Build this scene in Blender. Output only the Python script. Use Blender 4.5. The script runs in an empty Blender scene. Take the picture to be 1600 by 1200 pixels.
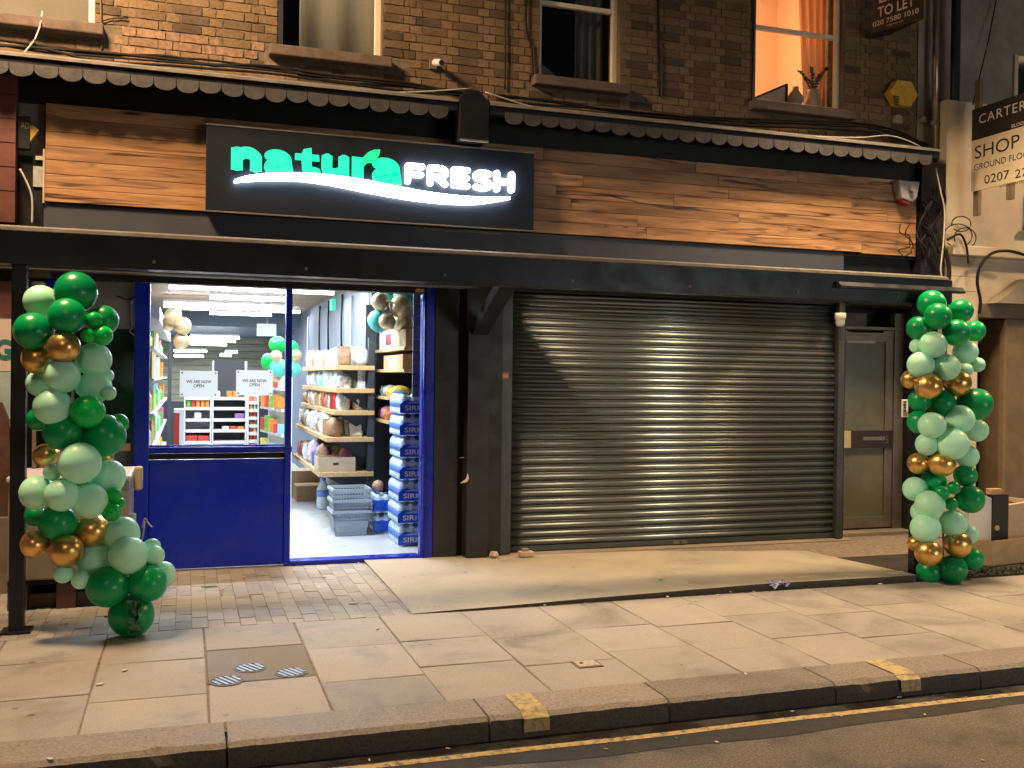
import bpy, bmesh, math, random
from mathutils import Vector, Matrix, noise as mnoise
random.seed(7)
R = math.radians
scene = bpy.context.scene
COL = scene.collection

# ------------------------------------------------------------------ camera
FPX, YAW, PIT, ROLL = 1540.0, R(18.3), R(-0.33), R(0.72)
CAM = Vector((0, -8.5, 1.6))
fwd = Vector((math.sin(YAW) * math.cos(PIT), math.cos(YAW) * math.cos(PIT), math.sin(PIT)))
r0 = Vector((math.cos(YAW), -math.sin(YAW), 0)); u0 = r0.cross(fwd)
CR = r0 * math.cos(ROLL) + u0 * math.sin(ROLL)
CU = -r0 * math.sin(ROLL) + u0 * math.cos(ROLL)
cd = bpy.data.cameras.new('camera'); cam = bpy.data.objects.new('camera', cd); COL.objects.link(cam)
cd.sensor_width = 36; cd.lens = FPX / 1600 * 36; cd.clip_end = 400; cd.clip_start = 0.05
m = Matrix((CR, CU, -fwd)).transposed().to_4x4(); m.translation = CAM; cam.matrix_world = m
scene.camera = cam

def at(px, py, Y=None, Z=None, X=None):
    """point of the place that the photograph shows at a pixel, on a known plane of the building"""
    d = fwd + CR * ((px - 800) / FPX) + CU * ((600 - py) / FPX)
    t = (Y - CAM.y) / d.y if Y is not None else ((Z - CAM.z) / d.z if Z is not None else (X - CAM.x) / d.x)
    return CAM + d * t
def proj(p):
    q = Vector(p) - CAM; z = q.dot(fwd)
    return 800 + FPX * q.dot(CR) / z, 600 - FPX * q.dot(CU) / z

# ------------------------------------------------------------------ world, moon, exposure
w = bpy.data.worlds.new('World'); scene.world = w; w.use_nodes = True
nt = w.node_tree; bg = nt.nodes['Background']
sk = nt.nodes.new('ShaderNodeTexSky'); sk.sky_type = 'NISHITA'; sk.sun_disc = False
sk.sun_elevation = R(-1.5); sk.sun_rotation = R(200)
nt.links.new(sk.outputs[0], bg.inputs[0]); bg.inputs[1].default_value = 0.1
sd = bpy.data.lights.new('moon', 'SUN'); sun = bpy.data.objects.new('moon', sd); COL.objects.link(sun)
sd.energy = 0.012; sd.angle = R(0.5); sd.color = (1, .9, .78); sun.rotation_euler = (R(50), 0, R(20)); sun.location = (0, -6, 12)
scene.view_settings.view_transform = 'Standard'; scene.view_settings.look = 'None'
scene.view_settings.gamma = 1; scene.view_settings.use_curve_mapping = False; scene.view_settings.exposure = 0.0
scene.render.engine = 'CYCLES'
scene.cycles.use_denoising = True
scene.cycles.max_bounces = 8; scene.cycles.diffuse_bounces = 4; scene.cycles.glossy_bounces = 4; scene.cycles.transmission_bounces = 6
scene.cycles.sample_clamp_indirect = 6.0; scene.cycles.caustics_reflective = False; scene.cycles.caustics_refractive = False

# ------------------------------------------------------------------ materials
def nodes(name):
    m = bpy.data.materials.new(name); m.use_nodes = True
    n = m.node_tree.nodes; l = m.node_tree.links
    return m, n, l, n['Principled BSDF']
def sock(b, *names):
    for k in names:
        if k in b.inputs: return b.inputs[k]
def c4(c): return (c[0], c[1], c[2], 1)
def mul(c, k): return tuple(min(1, max(0, x * k)) for x in c)
def M(name, col, rough=.6, metal=0., var=0., vs=6., bump=0., bs=60., emit=None, es=0., coat=0., trans=0., rvar=0., objvar=0., stretch=(1, 1, 1), spec=None, sss=0., alpha=1., detail=4, col2=None, thr=None):
    m, n, l, b = nodes(name)
    b.inputs['Base Color'].default_value = c4(col); b.inputs['Roughness'].default_value = rough; b.inputs['Metallic'].default_value = metal
    if spec is not None: sock(b, 'Specular IOR Level', 'Specular').default_value = spec
    if coat: sock(b, 'Coat Weight', 'Coat').default_value = coat; sock(b, 'Coat Roughness').default_value = .12
    if trans: sock(b, 'Transmission Weight', 'Transmission').default_value = trans
    if sss:
        sock(b, 'Subsurface Weight', 'Subsurface').default_value = sss; sock(b, 'Subsurface Radius').default_value = (.05, .05, .05)
    if alpha < 1: b.inputs['Alpha'].default_value = alpha
    if emit: sock(b, 'Emission Color', 'Emission').default_value = c4(emit); b.inputs['Emission Strength'].default_value = es
    need = var or bump or rvar
    if need:
        g = n.new('ShaderNodeNewGeometry'); mp = n.new('ShaderNodeMapping'); mp.inputs['Scale'].default_value = stretch
        l.new(g.outputs['Position'], mp.inputs['Vector'])
    last = None
    if var:
        t = n.new('ShaderNodeTexNoise'); t.inputs['Scale'].default_value = vs; t.inputs['Detail'].default_value = detail; t.inputs['Roughness'].default_value = .62
        l.new(mp.outputs[0], t.inputs['Vector'])
        r = n.new('ShaderNodeValToRGB')
        a, z = (.3, .7) if thr is None else thr
        r.color_ramp.elements[0].position = a; r.color_ramp.elements[1].position = z
        r.color_ramp.elements[0].color = c4(mul(col, 1 - var) if col2 is None else col2); r.color_ramp.elements[1].color = c4(mul(col, 1 + var) if col2 is None else col)
        l.new(t.outputs['Fac'], r.inputs['Fac']); last = r.outputs['Color']
    if objvar:
        oi = n.new('ShaderNodeObjectInfo'); mr = n.new('ShaderNodeMapRange')
        mr.inputs['To Min'].default_value = 1 - objvar; mr.inputs['To Max'].default_value = 1 + objvar
        l.new(oi.outputs['Random'], mr.inputs['Value'])
        hv = n.new('ShaderNodeHueSaturation'); l.new(mr.outputs[0], hv.inputs['Value'])
        if last: l.new(last, hv.inputs['Color'])
        else: hv.inputs['Color'].default_value = c4(col)
        last = hv.outputs['Color']
    if last: l.new(last, b.inputs['Base Color'])
    if rvar:
        t2 = n.new('ShaderNodeTexNoise'); t2.inputs['Scale'].default_value = vs * 1.7; t2.inputs['Detail'].default_value = 5
        l.new(mp.outputs[0], t2.inputs['Vector'])
        mr = n.new('ShaderNodeMapRange'); mr.inputs['From Min'].default_value = .3; mr.inputs['From Max'].default_value = .7
        mr.inputs['To Min'].default_value = max(.03, rough - rvar); mr.inputs['To Max'].default_value = min(1, rough + rvar)
        l.new(t2.outputs['Fac'], mr.inputs['Value']); l.new(mr.outputs[0], b.inputs['Roughness'])
    if bump:
        t3 = n.new('ShaderNodeTexNoise'); t3.inputs['Scale'].default_value = bs; t3.inputs['Detail'].default_value = 5; t3.inputs['Roughness'].default_value = .65
        l.new(mp.outputs[0], t3.inputs['Vector'])
        bp = n.new('ShaderNodeBump'); bp.inputs['Strength'].default_value = bump; bp.inputs['Distance'].default_value = .01
        l.new(t3.outputs['Fac'], bp.inputs['Height']); l.new(bp.outputs[0], b.inputs['Normal'])
    return m

def ramp(n, stops):
    r = n.new('ShaderNodeValToRGB'); e = r.color_ramp.elements
    e[0].position, e[0].color = stops[0][0], c4(stops[0][1]); e[1].position, e[1].color = stops[-1][0], c4(stops[-1][1])
    for p, c in stops[1:-1]:
        k = e.new(p); k.color = c4(c)
    return r
def math_(n, l, op, a, b=None):
    k = n.new('ShaderNodeMath'); k.operation = op
    for i, v in enumerate((a, b)):
        if v is None: continue
        if isinstance(v, (int, float)): k.inputs[i].default_value = v
        else: l.new(v, k.inputs[i])
    return k.outputs[0]

def brick_mat():
    m, n, l, b = nodes('stock_brick')
    g = n.new('ShaderNodeNewGeometry'); oi = n.new('ShaderNodeObjectInfo')
    big = n.new('ShaderNodeTexNoise'); big.inputs['Scale'].default_value = 5.5; big.inputs['Detail'].default_value = 2; l.new(g.outputs['Position'], big.inputs['Vector'])
    v = math_(n, l, 'ADD', math_(n, l, 'MULTIPLY', oi.outputs['Random'], .62), math_(n, l, 'MULTIPLY', big.outputs['Fac'], .45))
    r = ramp(n, [(.12, (.038, .026, .018)), (.35, (.09, .058, .031)), (.55, (.14, .090, .045)), (.78, (.175, .115, .058)), (.95, (.22, .13, .07))])
    l.new(v, r.inputs['Fac'])
    t = n.new('ShaderNodeTexNoise'); t.inputs['Scale'].default_value = 38; t.inputs['Detail'].default_value = 6; t.inputs['Roughness'].default_value = .7; l.new(g.outputs['Position'], t.inputs['Vector'])
    r2 = ramp(n, [(.3, (.55, .55, .55)), (.5, (.95, .95, .95)), (.72, (1.2, 1.17, 1.1))]); l.new(t.outputs['Fac'], r2.inputs['Fac'])
    mx = n.new('ShaderNodeMix'); mx.data_type = 'RGBA'; mx.blend_type = 'MULTIPLY'; mx.inputs[0].default_value = 1
    l.new(r.outputs[0], mx.inputs[6]); l.new(r2.outputs[0], mx.inputs[7]); l.new(mx.outputs[2], b.inputs['Base Color'])
    b.inputs['Roughness'].default_value = .9
    bp = n.new('ShaderNodeBump'); bp.inputs['Strength'].default_value = .9; bp.inputs['Distance'].default_value = .008; l.new(t.outputs['Fac'], bp.inputs['Height']); l.new(bp.outputs[0], b.inputs['Normal'])
    return m

def timber_mat(name, dark, mid, light, varnish=.35):
    """charred-grain pine board: thin dark growth lines run along X and bend round the knots"""
    m, n, l, b = nodes(name)
    g = n.new('ShaderNodeNewGeometry'); oi = n.new('ShaderNodeObjectInfo')
    sep = n.new('ShaderNodeSeparateXYZ'); l.new(g.outputs['Position'], sep.inputs[0])
    off = math_(n, l, 'MULTIPLY', oi.outputs['Random'], 53.0)
    cx = math_(n, l, 'ADD', sep.outputs[0], off); cz = math_(n, l, 'ADD', sep.outputs[2], math_(n, l, 'MULTIPLY', oi.outputs['Random'], 17.0))
    def comb(ax, az, px=0.0):
        c = n.new('ShaderNodeCombineXYZ'); l.new(math_(n, l, 'ADD', math_(n, l, 'MULTIPLY', cx, ax), px), c.inputs[0]); l.new(math_(n, l, 'MULTIPLY', cz, az), c.inputs[1]); return c.outputs[0]
    def noise_(vec, d=2, rr=.5):
        t = n.new('ShaderNodeTexNoise'); t.inputs['Scale'].default_value = 1; t.inputs['Detail'].default_value = d; t.inputs['Roughness'].default_value = rr; l.new(vec, t.inputs['Vector']); return t.outputs['Fac']
    vo = n.new('ShaderNodeTexVoronoi'); vo.inputs['Scale'].default_value = 1; l.new(comb(1.7, 7.5), vo.inputs['Vector'])
    kn = n.new('ShaderNodeMapRange'); kn.inputs['From Max'].default_value = .42; kn.inputs['To Min'].default_value = 1; kn.inputs['To Max'].default_value = 0
    l.new(vo.outputs['Distance'], kn.inputs['Value'])
    k2 = math_(n, l, 'POWER', kn.outputs[0], 1.6)
    n1 = noise_(comb(.75, 11), 2)
    field = math_(n, l, 'ADD', n1, math_(n, l, 'MULTIPLY', k2, .34))
    tri = math_(n, l, 'PINGPONG', math_(n, l, 'MULTIPLY', field, 7.0), 1.0)          # 0..1 zigzag = growth rings
    line = n.new('ShaderNodeMapRange'); line.inputs['From Min'].default_value = .62; line.inputs['From Max'].default_value = .97; l.new(tri, line.inputs['Value'])
    amp = n.new('ShaderNodeMapRange'); amp.inputs['From Min'].default_value = .38; amp.inputs['From Max'].default_value = .62; amp.inputs['To Min'].default_value = .12; amp.inputs['To Max'].default_value = 1.0; l.new(noise_(comb(1.1, 5, 9.0), 2), amp.inputs['Value'])
    lines = math_(n, l, 'MULTIPLY', math_(n, l, 'POWER', line.outputs[0], 1.5), amp.outputs[0])
    fine = noise_(comb(6, 190), 4, .6)
    tone = math_(n, l, 'ADD', math_(n, l, 'MULTIPLY', noise_(comb(1.3, 13, 4.0), 3), 1.2), math_(n, l, 'MULTIPLY', math_(n, l, 'SUBTRACT', fine, .5), .7))
    r = ramp(n, [(.3, light), (.6, mid), (.85, mul(mid, .55))]); l.new(tone, r.inputs['Fac'])
    kh = n.new('ShaderNodeMapRange'); kh.inputs['From Min'].default_value = .085; kh.inputs['From Max'].default_value = .04; l.new(vo.outputs['Distance'], kh.inputs['Value'])
    dk = math_(n, l, 'MINIMUM', math_(n, l, 'MAXIMUM', lines, math_(n, l, 'MULTIPLY', kh.outputs[0], .9)), 1.0)
    mx = n.new('ShaderNodeMix'); mx.data_type = 'RGBA'; l.new(dk, mx.inputs[0]); l.new(r.outputs[0], mx.inputs[6]); mx.inputs[7].default_value = c4(dark)
    hv = n.new('ShaderNodeHueSaturation'); mr = n.new('ShaderNodeMapRange'); mr.inputs['To Min'].default_value = .8; mr.inputs['To Max'].default_value = 1.15
    l.new(oi.outputs['Random'], mr.inputs['Value']); l.new(mr.outputs[0], hv.inputs['Value']); l.new(mx.outputs[2], hv.inputs['Color']); l.new(hv.outputs[0], b.inputs['Base Color'])
    b.inputs['Roughness'].default_value = varnish + .15
    bp = n.new('ShaderNodeBump'); bp.inputs['Strength'].default_value = .3; bp.inputs['Distance'].default_value = .004; bp.invert = True; l.new(dk, bp.inputs['Height']); l.new(bp.outputs[0], b.inputs['Normal'])
    return m

def stone_mat(name, base, warm, speck=.0, rough=.75, stain=.35, bumpk=.25):
    """worn slab: per-piece tone, broad stains, fine speckle, dark chewing-gum spots"""
    m, n, l, b = nodes(name)
    g = n.new('ShaderNodeNewGeometry'); oi = n.new('ShaderNodeObjectInfo')
    r0_ = ramp(n, [(0, mul(base, .82)), (.35, base), (.7, warm), (1, mul(base, 1.16))]); l.new(oi.outputs['Random'], r0_.inputs['Fac'])
    t = n.new('ShaderNodeTexNoise'); t.inputs['Scale'].default_value = 1.7; t.inputs['Detail'].default_value = 7; t.inputs['Roughness'].default_value = .62; t.inputs['Distortion'].default_value = .6; l.new(g.outputs['Position'], t.inputs['Vector'])
    r1 = ramp(n, [(.3, (1 - stain,) * 3), (.48, (.95, .95, .95)), (.7, (1.1, 1.08, 1.05))]); l.new(t.outputs['Fac'], r1.inputs['Fac'])
    def mulmix(a, bb):
        mx = n.new('ShaderNodeMix'); mx.data_type = 'RGBA'; mx.blend_type = 'MULTIPLY'; mx.inputs[0].default_value = 1; l.new(a, mx.inputs[6]); l.new(bb, mx.inputs[7]); return mx.outputs[2]
    col = mulmix(r0_.outputs[0], r1.outputs[0])
    f = n.new('ShaderNodeTexNoise'); f.inputs['Scale'].default_value = 90 if speck < .3 else 70; f.inputs['Detail'].default_value = 4; f.inputs['Roughness'].default_value = .8; l.new(g.outputs['Position'], f.inputs['Vector'])
    r2 = ramp(n, [(.3, (1 - .25 - speck,) * 3), (.5, (1, 1, 1)), (.7, (1 + .1 + speck * .7,) * 3)]); l.new(f.outputs['Fac'], r2.inputs['Fac'])
    col = mulmix(col, r2.outputs[0])
    vo = n.new('ShaderNodeTexVoronoi'); vo.inputs['Scale'].default_value = 2.6; vo.inputs['Randomness'].default_value = 1; l.new(g.outputs['Position'], vo.inputs['Vector'])
    wob = math_(n, l, 'ADD', vo.outputs['Distance'], math_(n, l, 'MULTIPLY', math_(n, l, 'SUBTRACT', f.outputs['Fac'], .5), .1))
    sp = ramp(n, [(.035, (.62, .6, .57)), (.06, (1, 1, 1))]); l.new(wob, sp.inputs['Fac']); col = mulmix(col, sp.outputs[0])
    vo2 = n.new('ShaderNodeTexVoronoi'); vo2.inputs['Scale'].default_value = 7.5; l.new(g.outputs['Position'], vo2.inputs['Vector'])
    wob2 = math_(n, l, 'ADD', vo2.outputs['Distance'], math_(n, l, 'MULTIPLY', math_(n, l, 'SUBTRACT', t.outputs['Fac'], .42), .9))
    sp2 = ramp(n, [(.06, (.55, .52, .48)), (.11, (1, 1, 1))]); l.new(wob2, sp2.inputs['Fac']); col = mulmix(col, sp2.outputs[0])
    l.new(col, b.inputs['Base Color'])
    rr = n.new('ShaderNodeMapRange'); rr.inputs['From Min'].default_value = .3; rr.inputs['From Max'].default_value = .7; rr.inputs['To Min'].default_value = rough - .18; rr.inputs['To Max'].default_value = rough + .12
    l.new(t.outputs['Fac'], rr.inputs['Value']); l.new(rr.outputs[0], b.inputs['Roughness'])
    bp = n.new('ShaderNodeBump'); bp.inputs['Strength'].default_value = bumpk; bp.inputs['Distance'].default_value = .006; l.new(f.outputs['Fac'], bp.inputs['Height']); l.new(bp.outputs[0], b.inputs['Normal'])
    return m

def asphalt_mat(name, col, wet=False):
    m, n, l, b = nodes(name)
    g = n.new('ShaderNodeNewGeometry')
    f = n.new('ShaderNodeTexNoise'); f.inputs['Scale'].default_value = 85; f.inputs['Detail'].default_value = 5; f.inputs['Roughness'].default_value = .75; l.new(g.outputs['Position'], f.inputs['Vector'])
    r = ramp(n, [(.3, mul(col, .35)), (.52, col), (.72, mul(col, 2.3))]); l.new(f.outputs['Fac'], r.inputs['Fac'])
    t = n.new('ShaderNodeTexNoise'); t.inputs['Scale'].default_value = 2.2; t.inputs['Detail'].default_value = 5; t.inputs['Roughness'].default_value = .6; l.new(g.outputs['Position'], t.inputs['Vector'])
    r2 = ramp(n, [(.34, (.45, .45, .47)), (.5, (1, 1, 1)), (.68, (1.25, 1.22, 1.15))]); l.new(t.outputs['Fac'], r2.inputs['Fac'])
    mx = n.new('ShaderNodeMix'); mx.data_type = 'RGBA'; mx.blend_type = 'MULTIPLY'; mx.inputs[0].default_value = 1; l.new(r.outputs[0], mx.inputs[6]); l.new(r2.outputs[0], mx.inputs[7]); l.new(mx.outputs[2], b.inputs['Base Color'])
    mr = n.new('ShaderNodeMapRange'); mr.inputs['From Min'].default_value = .42; mr.inputs['From Max'].default_value = .58; mr.inputs['To Min'].default_value = .12 if wet else .6; mr.inputs['To Max'].default_value = .5 if wet else .85
    l.new(t.outputs['Fac'], mr.inputs['Value']); l.new(mr.outputs[0], b.inputs['Roughness'])
    bp = n.new('ShaderNodeBump'); bp.inputs['Strength'].default_value = .35 if wet else .8; bp.inputs['Distance'].default_value = .008; l.new(f.outputs['Fac'], bp.inputs['Height']); l.new(bp.outputs[0], b.inputs['Normal'])
    return m

def worn_paint(name, col, under, keep=.42):
    m, n, l, b = nodes(name)
    g = n.new('ShaderNodeNewGeometry')
    f = n.new('ShaderNodeTexNoise'); f.inputs['Scale'].default_value = 28; f.inputs['Detail'].default_value = 8; f.inputs['Roughness'].default_value = .75; l.new(g.outputs['Position'], f.inputs['Vector'])
    r = ramp(n, [(keep - .05, under), (keep + .03, mul(col, .8)), (.65, col)]); l.new(f.outputs['Fac'], r.inputs['Fac']); l.new(r.outputs[0], b.inputs['Base Color']); b.inputs['Roughness'].default_value = .7
    return m

def glass_mat(name, tint=(1, 1, 1), rough=0.02):
    m, n, l, b = nodes(name)
    n.remove(b); out = n['Material Output']
    tr = n.new('ShaderNodeBsdfTransparent'); tr.inputs[0].default_value = c4(tint)
    gl = n.new('ShaderNodeBsdfGlossy'); gl.inputs['Roughness'].default_value = rough
    fr = n.new('ShaderNodeFresnel'); fr.inputs[0].default_value = 1.5
    ge = n.new('ShaderNodeNewGeometry'); k = math_(n, l, 'MULTIPLY', fr.outputs[0], math_(n, l, 'SUBTRACT', 1.0, ge.outputs['Backfacing']))   # a thin pane reflects once, at its front face
    mx = n.new('ShaderNodeMixShader'); l.new(k, mx.inputs[0]); l.new(tr.outputs[0], mx.inputs[1]); l.new(gl.outputs[0], mx.inputs[2]); l.new(mx.outputs[0], out.inputs[0])
    return m
def translucent_mat(name, col, amt=.6):
    m, n, l, b = nodes(name)
    out = n['Material Output']; b.inputs['Base Color'].default_value = c4(col); b.inputs['Roughness'].default_value = .8
    tr = n.new('ShaderNodeBsdfTranslucent'); tr.inputs[0].default_value = c4(col); mx = n.new('ShaderNodeMixShader'); mx.inputs[0].default_value = amt
    l.new(b.outputs[0], mx.inputs[1]); l.new(tr.outputs[0], mx.inputs[2]); l.new(mx.outputs[0], out.inputs[0]); return m
def emit_mat(name, col, s):
    return M(name, (.02, .02, .02), rough=.5, emit=col, es=s)

K = {}
K['brick'] = brick_mat()
K['pinkbrick'] = M('patched_brick', (.20, .125, .075), .9, var=.35, vs=30, bump=.6, bs=50, objvar=.15)
K['mortar'] = M('mortar', (.13, .10, .07), .95, var=.3, vs=14, bump=.7, bs=70)
K['timber'] = timber_mat('charred_pine', (.028, .012, .006), (.37, .19, .082), (.55, .32, .15))
K['black'] = M('black_paint', (.007, .0075, .009), .45, spec=.3, var=.3, vs=5, bump=.12, bs=25, rvar=.12)
K['blackmetal'] = M('black_metal', (.013, .016, .024), .4, spec=.35, var=.3, vs=4, rvar=.12, bump=.08, bs=18)
K['navy'] = M('navy_board', (.05, .056, .078), .55, var=.12, vs=3, rvar=.1)
K['signface'] = M('sign_acrylic', (.010, .014, .022), .5, spec=.25, rvar=.05, var=.1)
K['lead'] = M('lead_flashing', (.16, .145, .12), .7, var=.35, vs=7, bump=.5, bs=16)
K['valance'] = M('valance_grey', (.042, .04, .039), .7, var=.4, vs=9, bump=.3, bs=30)
K['lip'] = M('weathered_edge', (.14, .125, .105), .65, var=.3, vs=10, bump=.3, bs=40)
K['blue'] = M('blue_gloss', (.003, .018, .44), .3, var=.3, vs=1.7, rvar=.16, bump=.05, bs=5, spec=.4, col2=(.02, .035, .33), thr=(.3, .5))
K['shutter'] = M('shutter_steel', (.17, .205, .21), .38, metal=.75, var=.06, vs=3)
K['guide'] = M('guide_grey', (.05, .056, .056), .42, metal=.3, var=.2, vs=6, rvar=.1)
K['panel'] = M('dark_panel', (.020, .019, .019), .45, spec=.35, var=.3, vs=4, rvar=.12, bump=.06, bs=14)
K['slab'] = stone_mat('paving_slab', (.335, .315, .295), (.355, .33, .295), stain=.42)
K['brownslab'] = stone_mat('brown_concrete', (.22, .185, .145), (.24, .2, .15))
K['paver'] = stone_mat('brick_paver', (.33, .31, .285), (.35, .32, .28), rough=.8)
K['concrete'] = stone_mat('forecourt_concrete', (.40, .37, .30), (.40, .37, .3), rough=.8, stain=.25)
K['shadeddirtygranite'] = stone_mat('shaded_grimy_face', (.10, .084, .07), (.105, .088, .07), speck=.3, rough=.8, bumpk=.6)  # grime plus painted-in shade for the kerb and step fronts
K['granite'] = stone_mat('granite_kerb', (.27, .235, .205), (.28, .25, .215), speck=.3, rough=.7, bumpk=.6)
K['joint'] = M('joint_dirt', (.19, .16, .125), .95, var=.4, vs=20)
K['asphalt'] = asphalt_mat('asphalt', (.155, .132, .108))
K['gutter'] = asphalt_mat('wet_gutter', (.03, .028, .026), wet=True)
K['patch'] = asphalt_mat('dark_tarmac', (.028, .025, .022))
K['yellow'] = worn_paint('yellow_paint', (.58, .44, .19), (.13, .11, .085), .45)
K['yellowk'] = worn_paint('yellow_kerb_paint', (.60, .46, .19), (.26, .22, .17), .47)
K['bgreen'] = M('balloon_emerald', (.0, .34, .10), .3, objvar=.2, spec=.4)
K['blime'] = M('balloon_bright_green', (.0, .50, .08), .3, objvar=.12, spec=.4)
K['bmint'] = M('balloon_mint', (.46, .94, .70), .36, objvar=.06, spec=.4)
K['bgold'] = M('balloon_chrome_gold', (.74, .46, .15), .3, metal=.85, objvar=.1)
K['bchamp'] = M('balloon_champagne', (.74, .60, .36), .32, metal=.6)
K['bteal'] = M('balloon_turquoise', (.12, .68, .62), .3, sss=.2)
K['foil'] = M('foil_green', (.003, .10, .04), .2, coat=.5)
K['white'] = M('white_paint', (.72, .70, .66), .5, var=.08, vs=6)
K['upvc'] = M('cream_window_frame', (.66, .57, .44), .5, var=.08, vs=12)
K['sill'] = M('brown_sill', (.10, .07, .052), .8, var=.3, vs=9, bump=.4, bs=40)
K['cream'] = M('cream_render', (.52, .45, .34), .85, var=.12, vs=3, bump=.25, bs=30)
K['dirtyrender'] = M('grey_render', (.23, .205, .165), .85, var=.3, vs=2.4, bump=.25, bs=30)
K['tanwood'] = M('tan_joinery', (.16, .118, .072), .6, var=.2, vs=6)
K['glass'] = glass_mat('clear_glass')
K['darkglass'] = M('dark_glass', (.012, .016, .016), .08)
K['doorglass'] = M('obscured_glass', (.13, .13, .085), .22, var=.25, vs=1.6, rvar=.08)
K['alu'] = M('bronze_aluminium', (.20, .175, .14), .42, metal=.5, var=.15, vs=8)
K['cable'] = M('black_cable', (.009, .008, .007), .7, spec=.2)
K['wcable'] = M('white_cable', (.45, .42, .37), .6)
K['plastic_w'] = M('white_plastic', (.62, .60, .55), .45)
K['plastic_y'] = M('amber_plastic', (.55, .33, .035), .5, var=.15, vs=14)
K['plastic_r'] = M('red_plastic', (.22, .012, .012), .4)
K['plastic_k'] = M('black_plastic', (.015, .015, .015), .4)
K['text_w'] = M('white_lettering', (.72, .68, .6), .6)
K['text_k'] = M('black_lettering', (.02, .017, .015), .6)
K['boardw'] = M('board_white', (.66, .57, .42), .6, var=.06, vs=3)
K['boardk'] = M('board_black', (.016, .014, .012), .5)
K['card'] = M('cardboard', (.47, .32, .18), .85, var=.15, vs=8)
K['card2'] = M('pale_cardboard', (.48, .37, .25), .85, var=.12, vs=8)
K['oak'] = M('oak_shelf', (.55, .36, .17), .5, var=.2, vs=5, stretch=(8, 1, 8))
K['greywall'] = M('grey_blue_board', (.13, .165, .22), .6, var=.1, vs=4)
K['char'] = M('charcoal_metal', (.035, .042, .055), .45)
K['shopfloor'] = M('pale_floor', (.62, .65, .68), .3, var=.03, vs=1.2, rvar=.06)
K['ceilwood'] = M('ceiling_plank', (.27, .19, .11), .6, var=.2, vs=4, stretch=(1, 9, 1), objvar=.15)
K['olivewall'] = M('olive_boards', (.34, .33, .23), .7, var=.3, vs=3, stretch=(1, 1, 12))
K['shelfw'] = M('white_shelf', (.72, .74, .76), .4)
K['tube'] = emit_mat('lit_tube', (.93, .97, 1), 20)
K['bluefilm'] = M('blue_film', (.012, .085, .62), .22, var=.2, vs=18, coat=.3)
K['bottle'] = M('bottle_plastic', (.62, .78, .95), .15, var=.15, vs=30)
K['bcap'] = M('blue_cap', (.06, .2, .65), .35)
K['blabel'] = M('bottle_label', (.12, .25, .72), .35)
K['basket'] = M('grey_plastic', (.40, .46, .50), .45)
K['bagclear'] = M('clear_bag', (.60, .65, .70), .22, var=.45, vs=38, bump=.6, bs=30)
K['bagcream'] = M('cream_biscuit', (.62, .5, .28), .6, var=.25, vs=40)
K['bagbrown'] = M('brown_nuts', (.33, .2, .12), .6, var=.4, vs=60)
K['room'] = M('peach_wall', (.80, .58, .40), .8)
K['curtain2'] = M('dim_curtain', (.05, .055, .05), .9)
K['curtain'] = M('linen_curtain', (.21, .215, .175), .9, var=.12, vs=8, stretch=(6, 1, .4))
K['sheer'] = translucent_mat('sheer_curtain', (.72, .50, .30), .6)
K['blind'] = M('pale_blind', (.12, .115, .09), .9, var=.08, vs=3)
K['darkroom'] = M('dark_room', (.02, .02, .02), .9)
K['oxblood'] = M('oxblood_tiles', (.115, .038, .028), .5, var=.3, vs=6)
K['paper'] = translucent_mat('notice_paper', (.92, .94, .97), .85)
K['stem'] = M('balloon_pole', (.2, .2, .2), .5)
K['leaf'] = M('plant_leaf', (.025, .035, .018), .6)
K['vase'] = M('stoneware', (.36, .26, .18), .6)
K['leafgreen'] = M('fresh_leaf', (.08, .2, .04), .5)
K['wrapper'] = M('foil_wrapper', (.10, .10, .45), .35, var=.9, vs=45, thr=(.4, .6), col2=(.5, .5, .6))
K['scrap'] = M('paper_scrap', (.6, .56, .48), .8)
K['cover'] = M('metal_cover', (.17, .21, .28), .45, metal=.3, var=.2, vs=30)
K['covergap'] = M('cover_groove', (.10, .115, .14), .6)
PROD = [M('pack_' + k, c, .4, var=.25, vs=25) for k, c in (('red', (.55, .05, .04)), ('orange', (.65, .24, .04)), ('green', (.12, .42, .08)), ('yellow', (.62, .5, .08)), ('pink', (.6, .22, .35)), ('aqua', (.2, .5, .6)), ('pale', (.65, .68, .6)), ('brown', (.3, .16, .08)), ('purple', (.25, .12, .4)), ('blue', (.08, .2, .5)))]
PNAME = ['red', 'orange', 'green', 'yellow', 'pink', 'aqua', 'pale', 'brown', 'purple', 'blue']

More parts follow.
